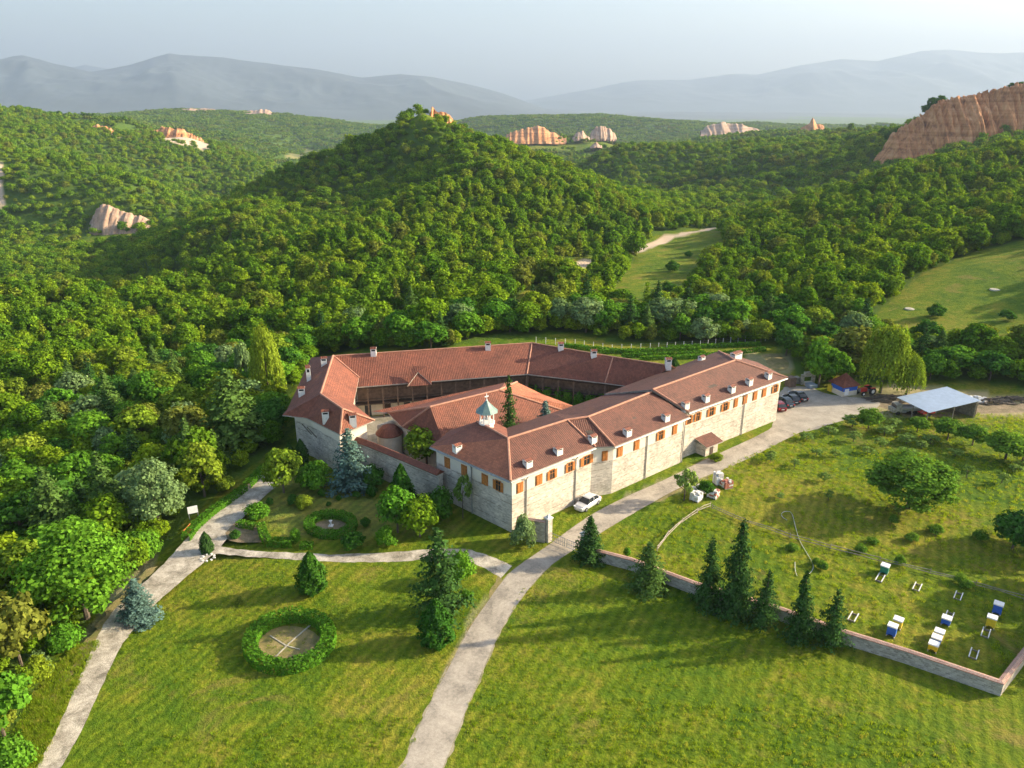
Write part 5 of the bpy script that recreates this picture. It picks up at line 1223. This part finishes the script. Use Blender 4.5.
# ------------------------------------------------------------------ vehicles
def loft_body(stations, paint, zlow=.22):
    """stations: x, half width, belt z"""
    mb = MB(); rings = []
    for x, hw, zt in stations:
        rings.append([Vector((x, -hw * .93, zlow)), Vector((x, -hw, zlow + .25)), Vector((x, -hw, zt - .14)), Vector((x, -hw * .86, zt)), Vector((x, 0, zt + .03)), Vector((x, hw * .86, zt)), Vector((x, hw, zt - .14)), Vector((x, hw, zlow + .25)), Vector((x, hw * .93, zlow))])
    for a, b in zip(rings, rings[1:]):
        for k in range(8): mb.face([a[k + 1], a[k], b[k], b[k + 1]], paint)
        mb.face([a[0], a[8], b[8], b[0]], 'rubber')
    mb.face(rings[0], paint); mb.face(rings[-1][::-1], paint); return mb
def make_car(paint, label, hatch=False):
    t = empty('parked_car', (0, 0, 0), label, 'car')
    L = 2.2 if not hatch else 2.0; tr = .92 if not hatch else .98
    loft_body([(-L, .62, .62), (-L + .12, .80, tr - .05), (-1.5, .86, tr), (-.6, .88, .94), (.6, .88, .92), (1.25, .86, .88), (L - .35, .80, .76), (L - .06, .66, .60), (L, .55, .5)], paint).build('body', t, smooth=False)
    rx = -1.55 if hatch else -1.35
    pts = [(rx - .35, .74, .95), (rx + .1, .62, 1.38), (rx + .6, .60, 1.47), (.15, .60, 1.45), (.35, .62, 1.38), (1.1, .74, .93)]
    mb = MB()
    for (x0, w0_, z0), (x1, w1_, z1) in zip(pts, pts[1:]):
        flat = z0 > 1.3 and z1 > 1.3
        mb.face([(x0, -w0_, z0), (x1, -w1_, z1), (x1, w1_, z1), (x0, w0_, z0)], paint if flat else 'glass')
        for s in (-1, 1):
            q = [(x0, s * w0_, z0), (x1, s * w1_, z1), (x1, s * .80, .90), (x0, s * .80, .90)]; mb.face(q if s > 0 else q[::-1], 'glass')
    for xx in (-.35,):
        for s in (-1, 1): mb.box((xx - .04, min(s * .61, s * .82), .9), (xx + .04, max(s * .61, s * .82), 1.44), paint)
    mb.build('cabin', t)
    for x in (-1.32, 1.35):
        for s in (-1, 1):
            w = MB(); w.tube([(x, s * .70, .31), (x, s * .89, .31)], .31, 'rubber', 14); wh = w.build('wheel', t); w = MB(); w.tube([(x, s * .88, .31), (x, s * .905, .31)], .19, 'metal', 10); w.build('rim', wh)
    for s in (-1, 1):
        q = MB(); q.box((L - .24, s * .62 - .14, .56), (L - .02, s * .62 + .14, .70), 'lamp'); q.build('headlight', t)
        q = MB(); q.box((-L - .01, s * .62 - .13, .62), (-L + .14, s * .62 + .16, .80), 'red'); q.build('tail_light', t)
        q = MB(); q.box((.75, s * .86, .92), (.92, s * 1.02, 1.04), paint) if s > 0 else q.box((.75, s * 1.02, .92), (.92, s * .86, 1.04), paint); q.build('mirror', t)
    q = MB(); q.box((L - .02, -.26, .36), (L + .02, .26, .47), 'white'); q.build('number_plate', t)
    q = MB(); q.box((-L - .02, -.26, .5), (-L + .01, .26, .61), 'white'); q.build('number_plate', t)
    return t
def park(c, front, rear, z=.014):
    a, b = at(*front), at(*rear); c.location = (a + b) / 2; c.location.z = z; c.rotation_euler.z = math.atan2(a.y - b.y, a.x - b.x)
park(make_car('carwhite', 'silver-white saloon car parked on the grass against the white wing'), (577.5, 512), (597, 500))
park(make_car('carred', 'dark red car half hidden behind the end corner of the wing', True), (772, 404), (783, 413))
park(make_car('cargrey', 'blue-grey car parked second from the wing corner'), (778, 400), (791, 409))
park(make_car('carblack', 'black car parked between the blue-grey car and the outermost one', True), (785, 397), (797, 406))
park(make_car('carblack', 'black car with plum tint parked farthest from the wing corner'), (791, 394), (805, 403))
def make_tractor(p, rz):
    t = empty('tractor', p, 'small red tractor parked between the kiosk and the willows', 'tractor', None, rz)
    q = MB(); q.box((.2, -.35, .7), (1.7, .35, 1.35), 'red'); q.box((1.7, -.3, .75), (1.78, .3, 1.3), 'metal'); q.build('hood', t)
    q = MB(); q.box((-1.1, -.4, .6), (.2, .4, 1.0), 'metal'); q.box((-1.2, -.95, 1.35), (-.2, -.55, 1.45), 'red'); q.box((-1.2, .55, 1.35), (-.2, .95, 1.45), 'red'); q.build('body', t)
    q = MB(); q.box((-.8, -.25, 1.0), (-.35, .25, 1.15), 'rubber'); q.box((-.85, -.25, 1.15), (-.75, .25, 1.6), 'rubber'); q.build('seat', t)
    q = MB(); q.tube([(-.0, 0, 1.0), (-.15, 0, 1.55)], .03, 'rubber', 5); q.build('steering_column', t)
    for x, r, w in ((-.7, .72, .32), (1.35, .42, .22)):
        for s in (-1, 1):
            q = MB(); q.tube([(x, s * .58, r), (x, s * (.58 + w), r)], r, 'rubber', 18); wh = q.build('wheel', t); q = MB(); q.tube([(x, s * .6, r), (x, s * (.6 + w), r)], r * .5, 'white', 12); q.build('rim', wh)
make_tractor(at(866, 394), R(200))
def make_truck(p, rz):
    t = empty('flatbed_truck', p, 'old pale grey flatbed truck at the front of the shed', 'truck', None, rz)
    q = MB(); q.box((1.0, -.9, .5), (2.6, .9, 1.2), 'kerb'); q.box((1.0, -.85, 1.2), (2.1, .85, 1.95), 'kerb'); q.build('cab', t)
    q = MB(); q.box((2.09, -.75, 1.25), (2.13, .75, 1.8), 'glass'); q.build('windscreen', t); q = MB(); q.box((-2.4, -1, .75), (.9, 1, .9), 'metal'); q.box((-2.4, -1, .9), (.9, -.94, 1.25), 'metal'); q.box((-2.4, .94, .9), (.9, 1, 1.25), 'metal'); q.build('flatbed', t)
    for x in (-1.5, 1.7):
        for s in (-1, 1): q = MB(); q.tube([(x, s * .7, .38), (x, s * .93, .38)], .38, 'rubber', 14); q.build('wheel', t)
make_truck(at(904, 413), R(185))
tr_ = empty('farm_trailer', at(925, 415), 'low red farm trailer under the front edge of the shed roof', 'trailer', None, R(195))
q = MB(); q.box((-1.3, -.8, .55), (1.3, .8, .68), 'red'); q.box((-1.3, -.8, .68), (1.3, -.74, 1.05), 'red'); q.box((-1.3, .74, .68), (1.3, .8, 1.05), 'red'); q.build('box', tr_)
for s in (-1, 1): q = MB(); q.tube([(0, s * .82, .35), (0, s * 1.0, .35)], .35, 'rubber', 12); q.build('wheel', tr_)

# ------------------------------------------------------------------ shed, kiosk and yard things
sc_ = [at(896.6, 397.5, 3.0), at(947, 386.5, 3.7), at(981, 400.5, 3.2), at(929, 413, 2.6)]; smid = Vector((*(sum(sc_, Vector((0, 0, 0))) / 4).xy, 0))
shed = empty('open_shed', smid, 'open shed with a large flat blue-grey sheet metal roof', 'shed')
def corr():
    m = M['zinc']; n, l = m.node_tree.nodes, m.node_tree.links; b = n['Principled BSDF']; uv = n.new('ShaderNodeUVMap'); w = n.new('ShaderNodeTexWave'); w.inputs['Scale'].default_value = 2.2; l.new(uv.outputs[0], w.inputs['Vector'])
    bp = n.new('ShaderNodeBump'); bp.inputs['Distance'].default_value = .05; bp.inputs['Strength'].default_value = .25; l.new(w.outputs['Fac'], bp.inputs['Height']); l.new(bp.outputs[0], b.inputs['Normal'])
corr()
q = MB(); f = [p - smid for p in sc_]; nrm_down = Vector((0, 0, .07)); m1, m2 = (f[0] + f[1]) / 2, (f[2] + f[3]) / 2
for quad, lift in (([f[0], m1, m2, f[3]], .06), ([m1 + (f[0] - m1) * .02, f[1], f[2], m2 + (f[3] - m2) * .02], 0)):
    q_ = [p + Vector((0, 0, lift)) for p in quad]
    if (q_[1] - q_[0]).cross(q_[2] - q_[0]).z < 0: q_ = q_[::-1]
    q.face(q_, 'zinc'); q.face([p - nrm_down for p in q_[::-1]], 'wood_old')
    for a, b in zip(q_, q_[1:] + q_[:1]): q.face([a, a - nrm_down, b - nrm_down, b], 'zinc')
q.build('roof', shed)
for i in range(4):
    a, b = f[i], f[(i + 1) % 4]
    for t in (.04, .5):
        p = a.lerp(b, t) * .95; k = MB(); k.tube([(p.x, p.y, -.2), (p.x, p.y, p.z / .95 - .1)], .09, 'wood_old', 6); k.build('post', shed)
k = MB(); a, b = f[1] * .95, f[2] * .95
k.face([(a.x, a.y, 0), (b.x, b.y, 0), (b.x, b.y, 2.6), (a.x, a.y, 2.6)], 'wood_old'); k.face([(b.x, b.y + .08, 0), (a.x, a.y + .08, 0), (a.x, a.y + .08, 2.6), (b.x, b.y + .08, 2.6)], 'wood_old'); k.build('back_boards', shed)
kp = at(843, 393); ki = empty('kiosk', kp, 'small kiosk with red pyramid roof and bright blue sides', 'kiosk', None, R(20))
q = MB(); q.box((-1.7, -1.6, 0), (1.7, 1.6, 1.0), 'cream'); q.box((-1.65, -1.63, 1.0), (1.65, -1.5, 1.9), 'blue'); q.box((-1.66, -1.5, 1.0), (-1.55, 1.5, 1.9), 'blue'); q.box((1.55, -1.5, 1.0), (1.66, 1.5, 1.9), 'blue'); q.build('wall', ki)
q = MB(); q.lathe([(2.9, 1.95), (2.9, 2.05), (1.5, 2.9), (0, 4.1)], 'tile', 4, (0, 0, 0), R(45)); q.build('roof', ki)
q = MB(); q.box((-1.3, -1.75, .3), (-.4, -1.66, 1.5), 'white'); q.build('door', ki)
for x in (-1.6, 1.6):
    for y in (-1.5, 1.5): q = MB(); q.box((x - .07, y - .07, 0), (x + .07, y + .07, 2.1), 'wood_brown'); q.build('post', ki)
def crate(px, py, mat, label, w=.9, h=.9, name='crate', cat='crate', rz=.3):
    t = at(px, py); q = MB(); q.box((-w / 2, -w / 2, 0), (w / 2, w / 2, h), mat); q.box((-w / 2 - .03, -w / 2 - .03, h), (w / 2 + .03, w / 2 + .03, h + .06), mat); q.box((-w / 2 - .02, -w / 2 - .02, .1), (w / 2 + .02, w / 2 + .02, .2), mat); o = q.build(name, loc=t); o.rotation_euler.z = rz; return tag(o, label, cat)
crate(831, 391, 'yellow', 'yellow bin at the left side of the kiosk', 1.0, 1.2, 'waste_bin', 'bin'); crate(836, 386, 'yellow', 'yellow bin behind the left corner of the kiosk', 1.0, 2.0, 'waste_bin', 'bin')
crate(856, 391, 'yellow', 'yellow bin between kiosk and tractor', .8, 1.0, 'waste_bin', 'bin')
crate(811, 387, 'zinc', 'grey metal box at the back of the gravel yard', 1.6, .6, 'metal_box', 'box'); crate(790, 386, 'wood_brown', 'brown wooden stall at the end of the wing', 1.5, 1.8, 'wooden_stall', 'stall'); crate(796, 383, 'wood_old', 'weathered wooden box right of the brown stall', 1.1, 1.2, 'wooden_box', 'box')
ar = empty('stone_fountain', at(807, 384), 'pale arched stone fountain at the edge of the gravel yard', 'fountain', None, R(10))
q = MB(); q.box((-1.4, -.3, 0), (-.9, .3, 1.6), 'kerb'); q.box((.9, -.3, 0), (1.4, .3, 1.6), 'kerb'); q.box((-1.4, -.3, 1.6), (1.4, .3, 2.0), 'kerb'); q.box((-.8, -.34, 2.0), (.8, .34, 2.5), 'kerb'); q.build('arch', ar)
q = MB(); q.box((-.88, -.7, 0), (.88, .2, .55), 'cream'); q.build('basin', ar)
# log and rubble heaps
def heap(px, py, n, rad, mat, label, kind='log'):
    c = hit(px, py); r = random.Random(int(px)); t = MB()
    for i in range(n):
        a = r.uniform(0, 6.28); d = r.uniform(0, rad); x, y = math.cos(a) * d * 1.6, math.sin(a) * d * .7; z = max(.1, (1 - d / rad) * .9 * r.uniform(.4, 1))
        if kind == 'log': b = r.uniform(-.5, .5); L = r.uniform(.5, 1.1); t.tube([(x - math.cos(b) * L, y - math.sin(b) * L, z), (x + math.cos(b) * L, y + math.sin(b) * L, z + r.uniform(-.1, .2))], r.uniform(.06, .14), mat, 5)
        else: s = r.uniform(.15, .4); t.box((-s, -s, -.1), (s, s, s * 1.2), mat, a, (x, y, z * .6))
    return tag(t.build('log_pile' if kind == 'log' else 'rubble_pile', loc=c), label, 'log pile' if kind == 'log' else 'rubble pile', None, 'stuff')
heap(889, 400, 90, 3.0, 'bark', 'brown brushwood pile under the willows'); heap(990, 404, 60, 2.6, 'bark', 'brown brushwood pile right of the shed'); heap(1012, 402, 60, 2.8, 'bark', 'brushwood pile farthest right of the shed')
heap(975, 402, 26, 1.8, 'stonewhite', 'rubble with white stones right of the shed roof', 'r'); heap(915, 413, 22, 1.4, 'stonewhite', 'scattered white blocks between truck and red trailer', 'r')
# stone pallets
def pallet(px, py, mats, label, w=1.25, h=1.2, rz=.5, wrapped=False):
    t = empty('stone_pallet', at(px, py), label, 'pallet', None, rz); q = MB()
    for k in range(3): q.box((-w / 2, -w / 2 + k * (w / 2 - .06), 0), (w / 2, -w / 2 + k * (w / 2 - .06) + .12, .14), 'wood_old')
    q.build('pallet_base', t); q = MB(); r = random.Random(int(px)); nx = 4
    for i in range(nx):
        for j in range(nx):
            for k in range(4):
                if k == 3 and r.random() < .35: continue
                e = w / nx; x, y, z = -w / 2 + i * e, -w / 2 + j * e, .145 + k * h / 4; g_ = .015; q.box((x + g_, y + g_, z), (x + e - g_, y + e - g_ + r.uniform(-.02, .02), z + h / 4 - g_), r.choice(mats))
    o = q.build('stones', t); o['kind'] = 'stuff'; return t
pallet(717.5, 484, ['wrap', 'stonewhite'], 'tall white wrapped pallet, farthest back of the stone pallets', 1.1, 1.75, .3); pallet(726, 487, ['brick', 'brick', 'stonewhite'], 'reddish brick pallet right of the tall white one', 1.4, 1.0, .4)
pallet(696, 500, ['wrap', 'stonewhite', 'stonewhite'], 'white stone pallet nearest the airy young tree', 1.35, 1.1, .8); pallet(713, 497, ['brick', 'stonewhite', 'stonewhite'], 'mixed brick and white stone pallet in front of the dark bush', 1.35, 1.0, .9)
heap(699, 491, 14, .9, 'stonewhite', 'small loose stones behind the white stone pallet', 'r')

# ------------------------------------------------------------------ beehives and empty stands
rd = at(914.6, 592.7) - at(919.6, 582.2); RA = math.atan2(rd.y, rd.x) + R(90)
def hive(px, py, mat, label, h=.85, h2=None):
    t = empty('beehive', at(px, py), label, 'beehive', None, RA)
    q = MB(); q.box((-.42, -.38, .16), (.42, .38, .16 + h), mat)
    if h2: q.box((-.45, -.41, .16 + h * .5), (.45, .41, .16 + h * .5 + .04), mat)
    q.build('body', t); q = MB(); q.box((-.47, -.43, .162 + h), (.47, .43, .30 + h), 'white'); q.build('lid', t); q = MB(); q.box((-.2, -.44, .22), (.2, -.382, .27), 'rubber'); q.build('entrance', t)
    for sx in (-1, 1): q = MB(); q.box((sx * .36 - .05, -.5, 0), (sx * .36 + .05, .5, .155), 'wood_pale'); q.build('foot', t)
def rails(px, py, label, L=1.7):
    t = empty('hive_stand', at(px, py), label, 'hive stand', None, RA)
    for sx in (-1, 1): q = MB(); q.box((sx * .32 - .05, -L / 2, .16), (sx * .32 + .05, L / 2, .25), 'stonewhite'); q.build('beam', t)
    for sy in (-1, 1): q = MB(); q.box((-.34, sy * L * .4 - .04, 0), (.34, sy * L * .4 + .04, .155), 'wood_old'); q.build('block', t)
hive(884, 573, 'greenp', 'only green beehive, with white lid, near the rail fence'); rails(880, 579, 'pale hive stand in front of the green beehive')
hive(891, 635, 'blue', 'blue beehive standing in front of a yellow one near the wall', 1.0); hive(897, 627, 'yellow', 'yellow beehive half hidden behind the front blue one', .8)
hive(945.5, 624, 'blue', 'single blue beehive in the middle with a bare stand behind it', .6); rails(949, 617, 'bare stand directly behind the single middle blue beehive')
hive(932.5, 650, 'yellow', 'yellow beehive at the front of the row of three', .6); hive(935.5, 643.5, 'blue', 'blue beehive in the middle of the row of three', .6); hive(938.3, 637.5, 'yellow', 'yellow beehive at the back of the row of three', .6)
hive(996.5, 613, 'blue', 'tall blue beehive at the far right behind a tall yellow one', 1.0); hive(990, 626.5, 'yellow', 'tall yellow beehive in front of the far right blue one', 1.0); rails(985.5, 634, 'stand with bare beams in front of the tall yellow beehive')
rails(917, 588, 'empty hive stand second from the green beehive in the back row'); rails(958, 597, 'empty hive stand right in the back row by the grey bush'); rails(853, 618, 'empty hive stand next to the last spruce'); rails(973.5, 655, 'empty hive stand in the corner of the garden walls')

# ------------------------------------------------------------------ fences, hose, bench, board
def polefence(pts, label, mat, step=2.6, h=.75, rad=.07, name='rail_fence', two=True):
    P = resample([at(*p) for p in pts], step); mid = P[len(P) // 2]; t = empty(name, mid, label, 'fence'); r = random.Random(len(P))
    for i, p in enumerate(P):
        q = MB(); p = p - mid; q.tube([(p.x, p.y, -.2), (p.x + r.uniform(-.08, .08), p.y, h * 1.25)], rad * .9, mat, 6); q.build('post', t)
    for a, b in zip(P, P[1:]):
        a, b = a - mid, b - mid
        for z in ((h, h * .5) if two else (h,)):
            q = MB(); q.tube([a + Vector((0, -.08, z + r.uniform(-.12, .1))), (a + b) / 2 + Vector((0, -.08 + r.uniform(-.08, .08), z + r.uniform(-.1, .06))), b + Vector((0, -.08, z + r.uniform(-.12, .1)))], rad, mat, 6); q.build('rail', t)
    return t
polefence([(657, 551), (668, 536), (682, 523), (697, 513), (710, 507)], 'crooked rail fence of pale peeled poles rising from the garden wall', 'wood_pole', 2.2, .65, .055)
polefence([(712, 509), (745, 523), (790, 538), (830, 549), (880, 562), (930, 574), (975, 586), (1024, 600), (1060, 610)], 'long weathered grey rail fence crossing the meadow above the beehives', 'wood_old', 3.0, .6, .05)
def hose(pts, label, rad=.038):
    P = smooth([at(*p, .08) for p in pts], 3); mid = Vector((*P[len(P) // 2].xy, 0)); q = MB(); q.tube([p - mid for p in P], rad, 'hose', 6); return tag(q.build('hose', loc=mid), label, 'hose')
hose([(787, 520), (782, 517), (781, 513), (786, 511), (792, 512), (795, 525), (799, 540), (808, 555), (814, 565), (812, 572), (806, 575)], 'long pale hose curving through the meadow grass'); hose([(795, 562), (795, 570), (797, 576)], 'short pale pipe left of the curved hose')
fe = empty('wire_fence', at(650, 350), 'wire fence on pale posts around the vineyard behind the monastery', 'fence'); fl = fe.location.copy()
FP = resample([hit(*p) for p in ((536, 344), (575, 346), (612, 351), (650, 350), (700, 347), (745, 343), (775, 341))], 1.9)
for p in FP: q = MB(); g_ = p - fl; q.tube([(g_.x, g_.y, g_.z - .2), (g_.x, g_.y, g_.z + 1.5)], .075, 'stonewhite', 5); q.build('post', fe)
q = MB()
for a, b in zip(FP, FP[1:]):
    for z in (.5, 1.0, 1.4): q.tube([a - fl + Vector((0, 0, z)), b - fl + Vector((0, 0, z))], .012, 'metal', 3, False)
o = q.build('wire', fe)
for k, (x0, y0, x1, y1) in enumerate(((600, 354, 700, 352), (622, 358, 705, 356), (640, 361, 712, 358), (560, 347, 640, 356), (668, 350, 760, 346), (690, 360, 765, 352))):
    a, b = hit(x0, y0), hit(x1, y1); mid = (a + b) / 2; V, Q = hedge_mesh([a - mid, b - mid], .7, .9, 26, .32); o = bpy.data.objects.new('vine_row', npmesh('vine_row', V, Q, ['leaf_mid'])); COL.objects.link(o); o.location = mid
    tag(o, 'low row of vines in the vineyard behind the monastery', 'vine row', 'vine rows in the vineyard')
be = empty('bench', at(190, 533), 'orange wooden bench at the gravel path below the signboard', 'bench', None, math.atan2((at(196, 526) - at(185, 538)).y, (at(196, 526) - at(185, 538)).x))
q = MB(); [q.box((-.9, -.25 + k * .17, .42), (.9, -.11 + k * .17, .47), 'wood_orange') for k in range(3)]; q.build('seat', be)
q = MB(); [q.box((-.9, .27, .58 + k * .17), (.9, .32, .71 + k * .17), 'wood_orange') for k in range(2)]; q.build('backrest', be)
for x in (-.7, .7): q = MB(); q.box((x - .05, -.22, 0), (x + .05, .32, .415), 'wood_orange'); q.box((x - .05, .325, 0), (x + .05, .38, .9), 'wood_orange'); q.build('leg', be)
sb = empty('sign_board', at(194, 518), 'blank white signboard on posts above the bench', 'signboard', None, R(28))
q = MB(); q.box((-.62, -.04, .75), (.62, .04, 1.75), 'white'); q.build('panel', sb)
for x in (-.55, .55): q = MB(); q.tube([(x, .07, -.2), (x, .07, 1.7)], .05, 'metal', 6); q.build('post', sb)
q = MB(); 
for k in range(9): a = k * .7; q.box((-.14, -.1, 0), (.14, .1, .13), 'stonewhite', a, (math.cos(a) * .75, math.sin(a) * .75, 0))
o = q.build('stone_ring', loc=at(208, 558)); tag(o, 'ring of white stones round the slim path cypress', 'stone ring')
q = MB(); q.box((-.3, -.3, 0), (.3, .3, .12), 'stonewhite'); q.lathe([(.12, .12), (.1, .7), (.24, .8), (0, .85)], 'stonewhite', 8); tag(q.build('stone_ornament', loc=at(331, 526)), 'small white stone ornament inside the smaller ring hedge', 'ornament')
# crest trees on the cliff and the lone meadow bushes
for px, py, s in ((889, 133, 4), (914, 121, 4), (927, 107, 5), (932, 103, 6), (941, 100, 5.5), (954, 97, 3.5), (968, 97, 3.5), (975, 95, 3), (998, 89, 3), (1012, 86, 5), (1021, 84, 4.5), (895, 130, 3), (905, 125, 3), (948, 99, 3), (960, 97, 2.5), (982, 94, 2.5), (990, 91, 3), (1005, 88, 3.5)):
    d = ray(px, py); Y = 634; plant('leaf_deep', Vector((d[0] / d[1] * Y, Y, CH + d[2] / d[1] * Y - 6.5)), s * 1.8, s * 2.1, 'dark tree on the crest of the orange cliff', 'tree', 'trees on the crest of the cliff', 'broadleaf_tree')
for px, py, s in ((672, 272, 6), (688, 258, 4), (668, 292, 5), (684, 300, 4), (935, 318, 5), (1006, 322, 4)):
    plant('bush_leaf_deep', hit(px, py), s, s * .7, 'dark bush standing on the open valley meadow', 'bush', 'bushes on the valley meadows', 'bush')
for px, py in ((995, 291), (910, 310)):
    p = hit(px, py); q = MB(); q.lathe([(1.7, -.6), (1.3, .06), (.6, .12), (0, .14)], 'kerb', 9); o = q.build('rock_slab', loc=p); tag(o, 'pale bare rock slab on the upper right meadow', 'rock', 'pale rock slabs on the right meadow')

# ------------------------------------------------------------------ rough grass along the lower meadow and in the orchard
def tuft(seed, n=22, h=.24, r=.26):
    a = rng.uniform(0, 6.28, n); d = r * rng.uniform(0, 1, n) ** .5; x, y = d * np.cos(a), d * np.sin(a); L = h * rng.uniform(.5, 1.1, n); b = a + rng.normal(scale=.7, size=n); k = rng.uniform(.1, .5, n) * L; w = .022
    p0 = np.stack([x, y, 0 * x - .02], 1); tip = np.stack([x + np.cos(b) * k, y + np.sin(b) * k, L], 1); s = np.stack([-np.sin(b) * w, np.cos(b) * w, 0 * x], 1)
    V = np.stack([p0 - s, p0 + s, tip + s * .35, tip - s * .35], 1).reshape(-1, 3)
    return bpy.data.objects.new('grass_tuft', npmesh('grass_tuft', V, np.arange(len(V)).reshape(-1, 4), ['grass_blades']))
M['grass_blades'] = leafmat('grass_blades', [(.17, .29, .018), (.27, .36, .026), (.21, .32, .020), (.36, .35, .07)], .5, .3)
def grass():
    P = []; zones = [([(470, 704), (560, 700), (700, 698), (800, 706), (900, 728), (1040, 762), (1060, 800), (440, 800)], 1500, .4, 1.0), ([(120, 735), (200, 735), (300, 722), (400, 716), (425, 720), (400, 800), (90, 800)], 600, .4, 1.0),
        ([(610, 540), (720, 470), (800, 432), (870, 410), (1024, 415), (1060, 620), (998, 690), (850, 640), (700, 590)], 6000, .4, 1.2), ([(0, 768), (30, 700), (75, 645), (100, 640), (60, 720), (34, 780)], 900, .7, 1.2),
        ([(520, 590), (600, 560), (700, 598), (850, 648), (1000, 700), (900, 720), (700, 690), (480, 700)], 1800, .35, .7), ([(120, 640), (230, 560), (400, 565), (490, 590), (430, 700), (130, 720)], 1500, .3, .6)]
    for poly, n, s0, s1 in zones:
        w = np.array([tuple(at(*p).xy) for p in poly]); lo, hi = w.min(0), w.max(0); x = rng.uniform(lo[0], hi[0], n * 3); y = rng.uniform(lo[1], hi[1], n * 3); k = inpoly(x, y, [tuple(q) for q in w]) & (rng.uniform(-.35, .35, len(x)) + fbm(x / 7, y / 7, 3, 71) > -.05)
        x, y = x[k][:n], y[k][:n]; P.append((x, y, 0 * x, rng.uniform(s0, s1, len(x))))
    q = tuple(np.concatenate([p[i] for p in P]) for i in range(4)); o = geo_forest('grass', [q + (source('grass_kinds', [tuft(i) for i in range(5)]),)]); o['label'] = 'rough grass tufts over the meadows'; o['category'] = 'grass'
grass()
forest()
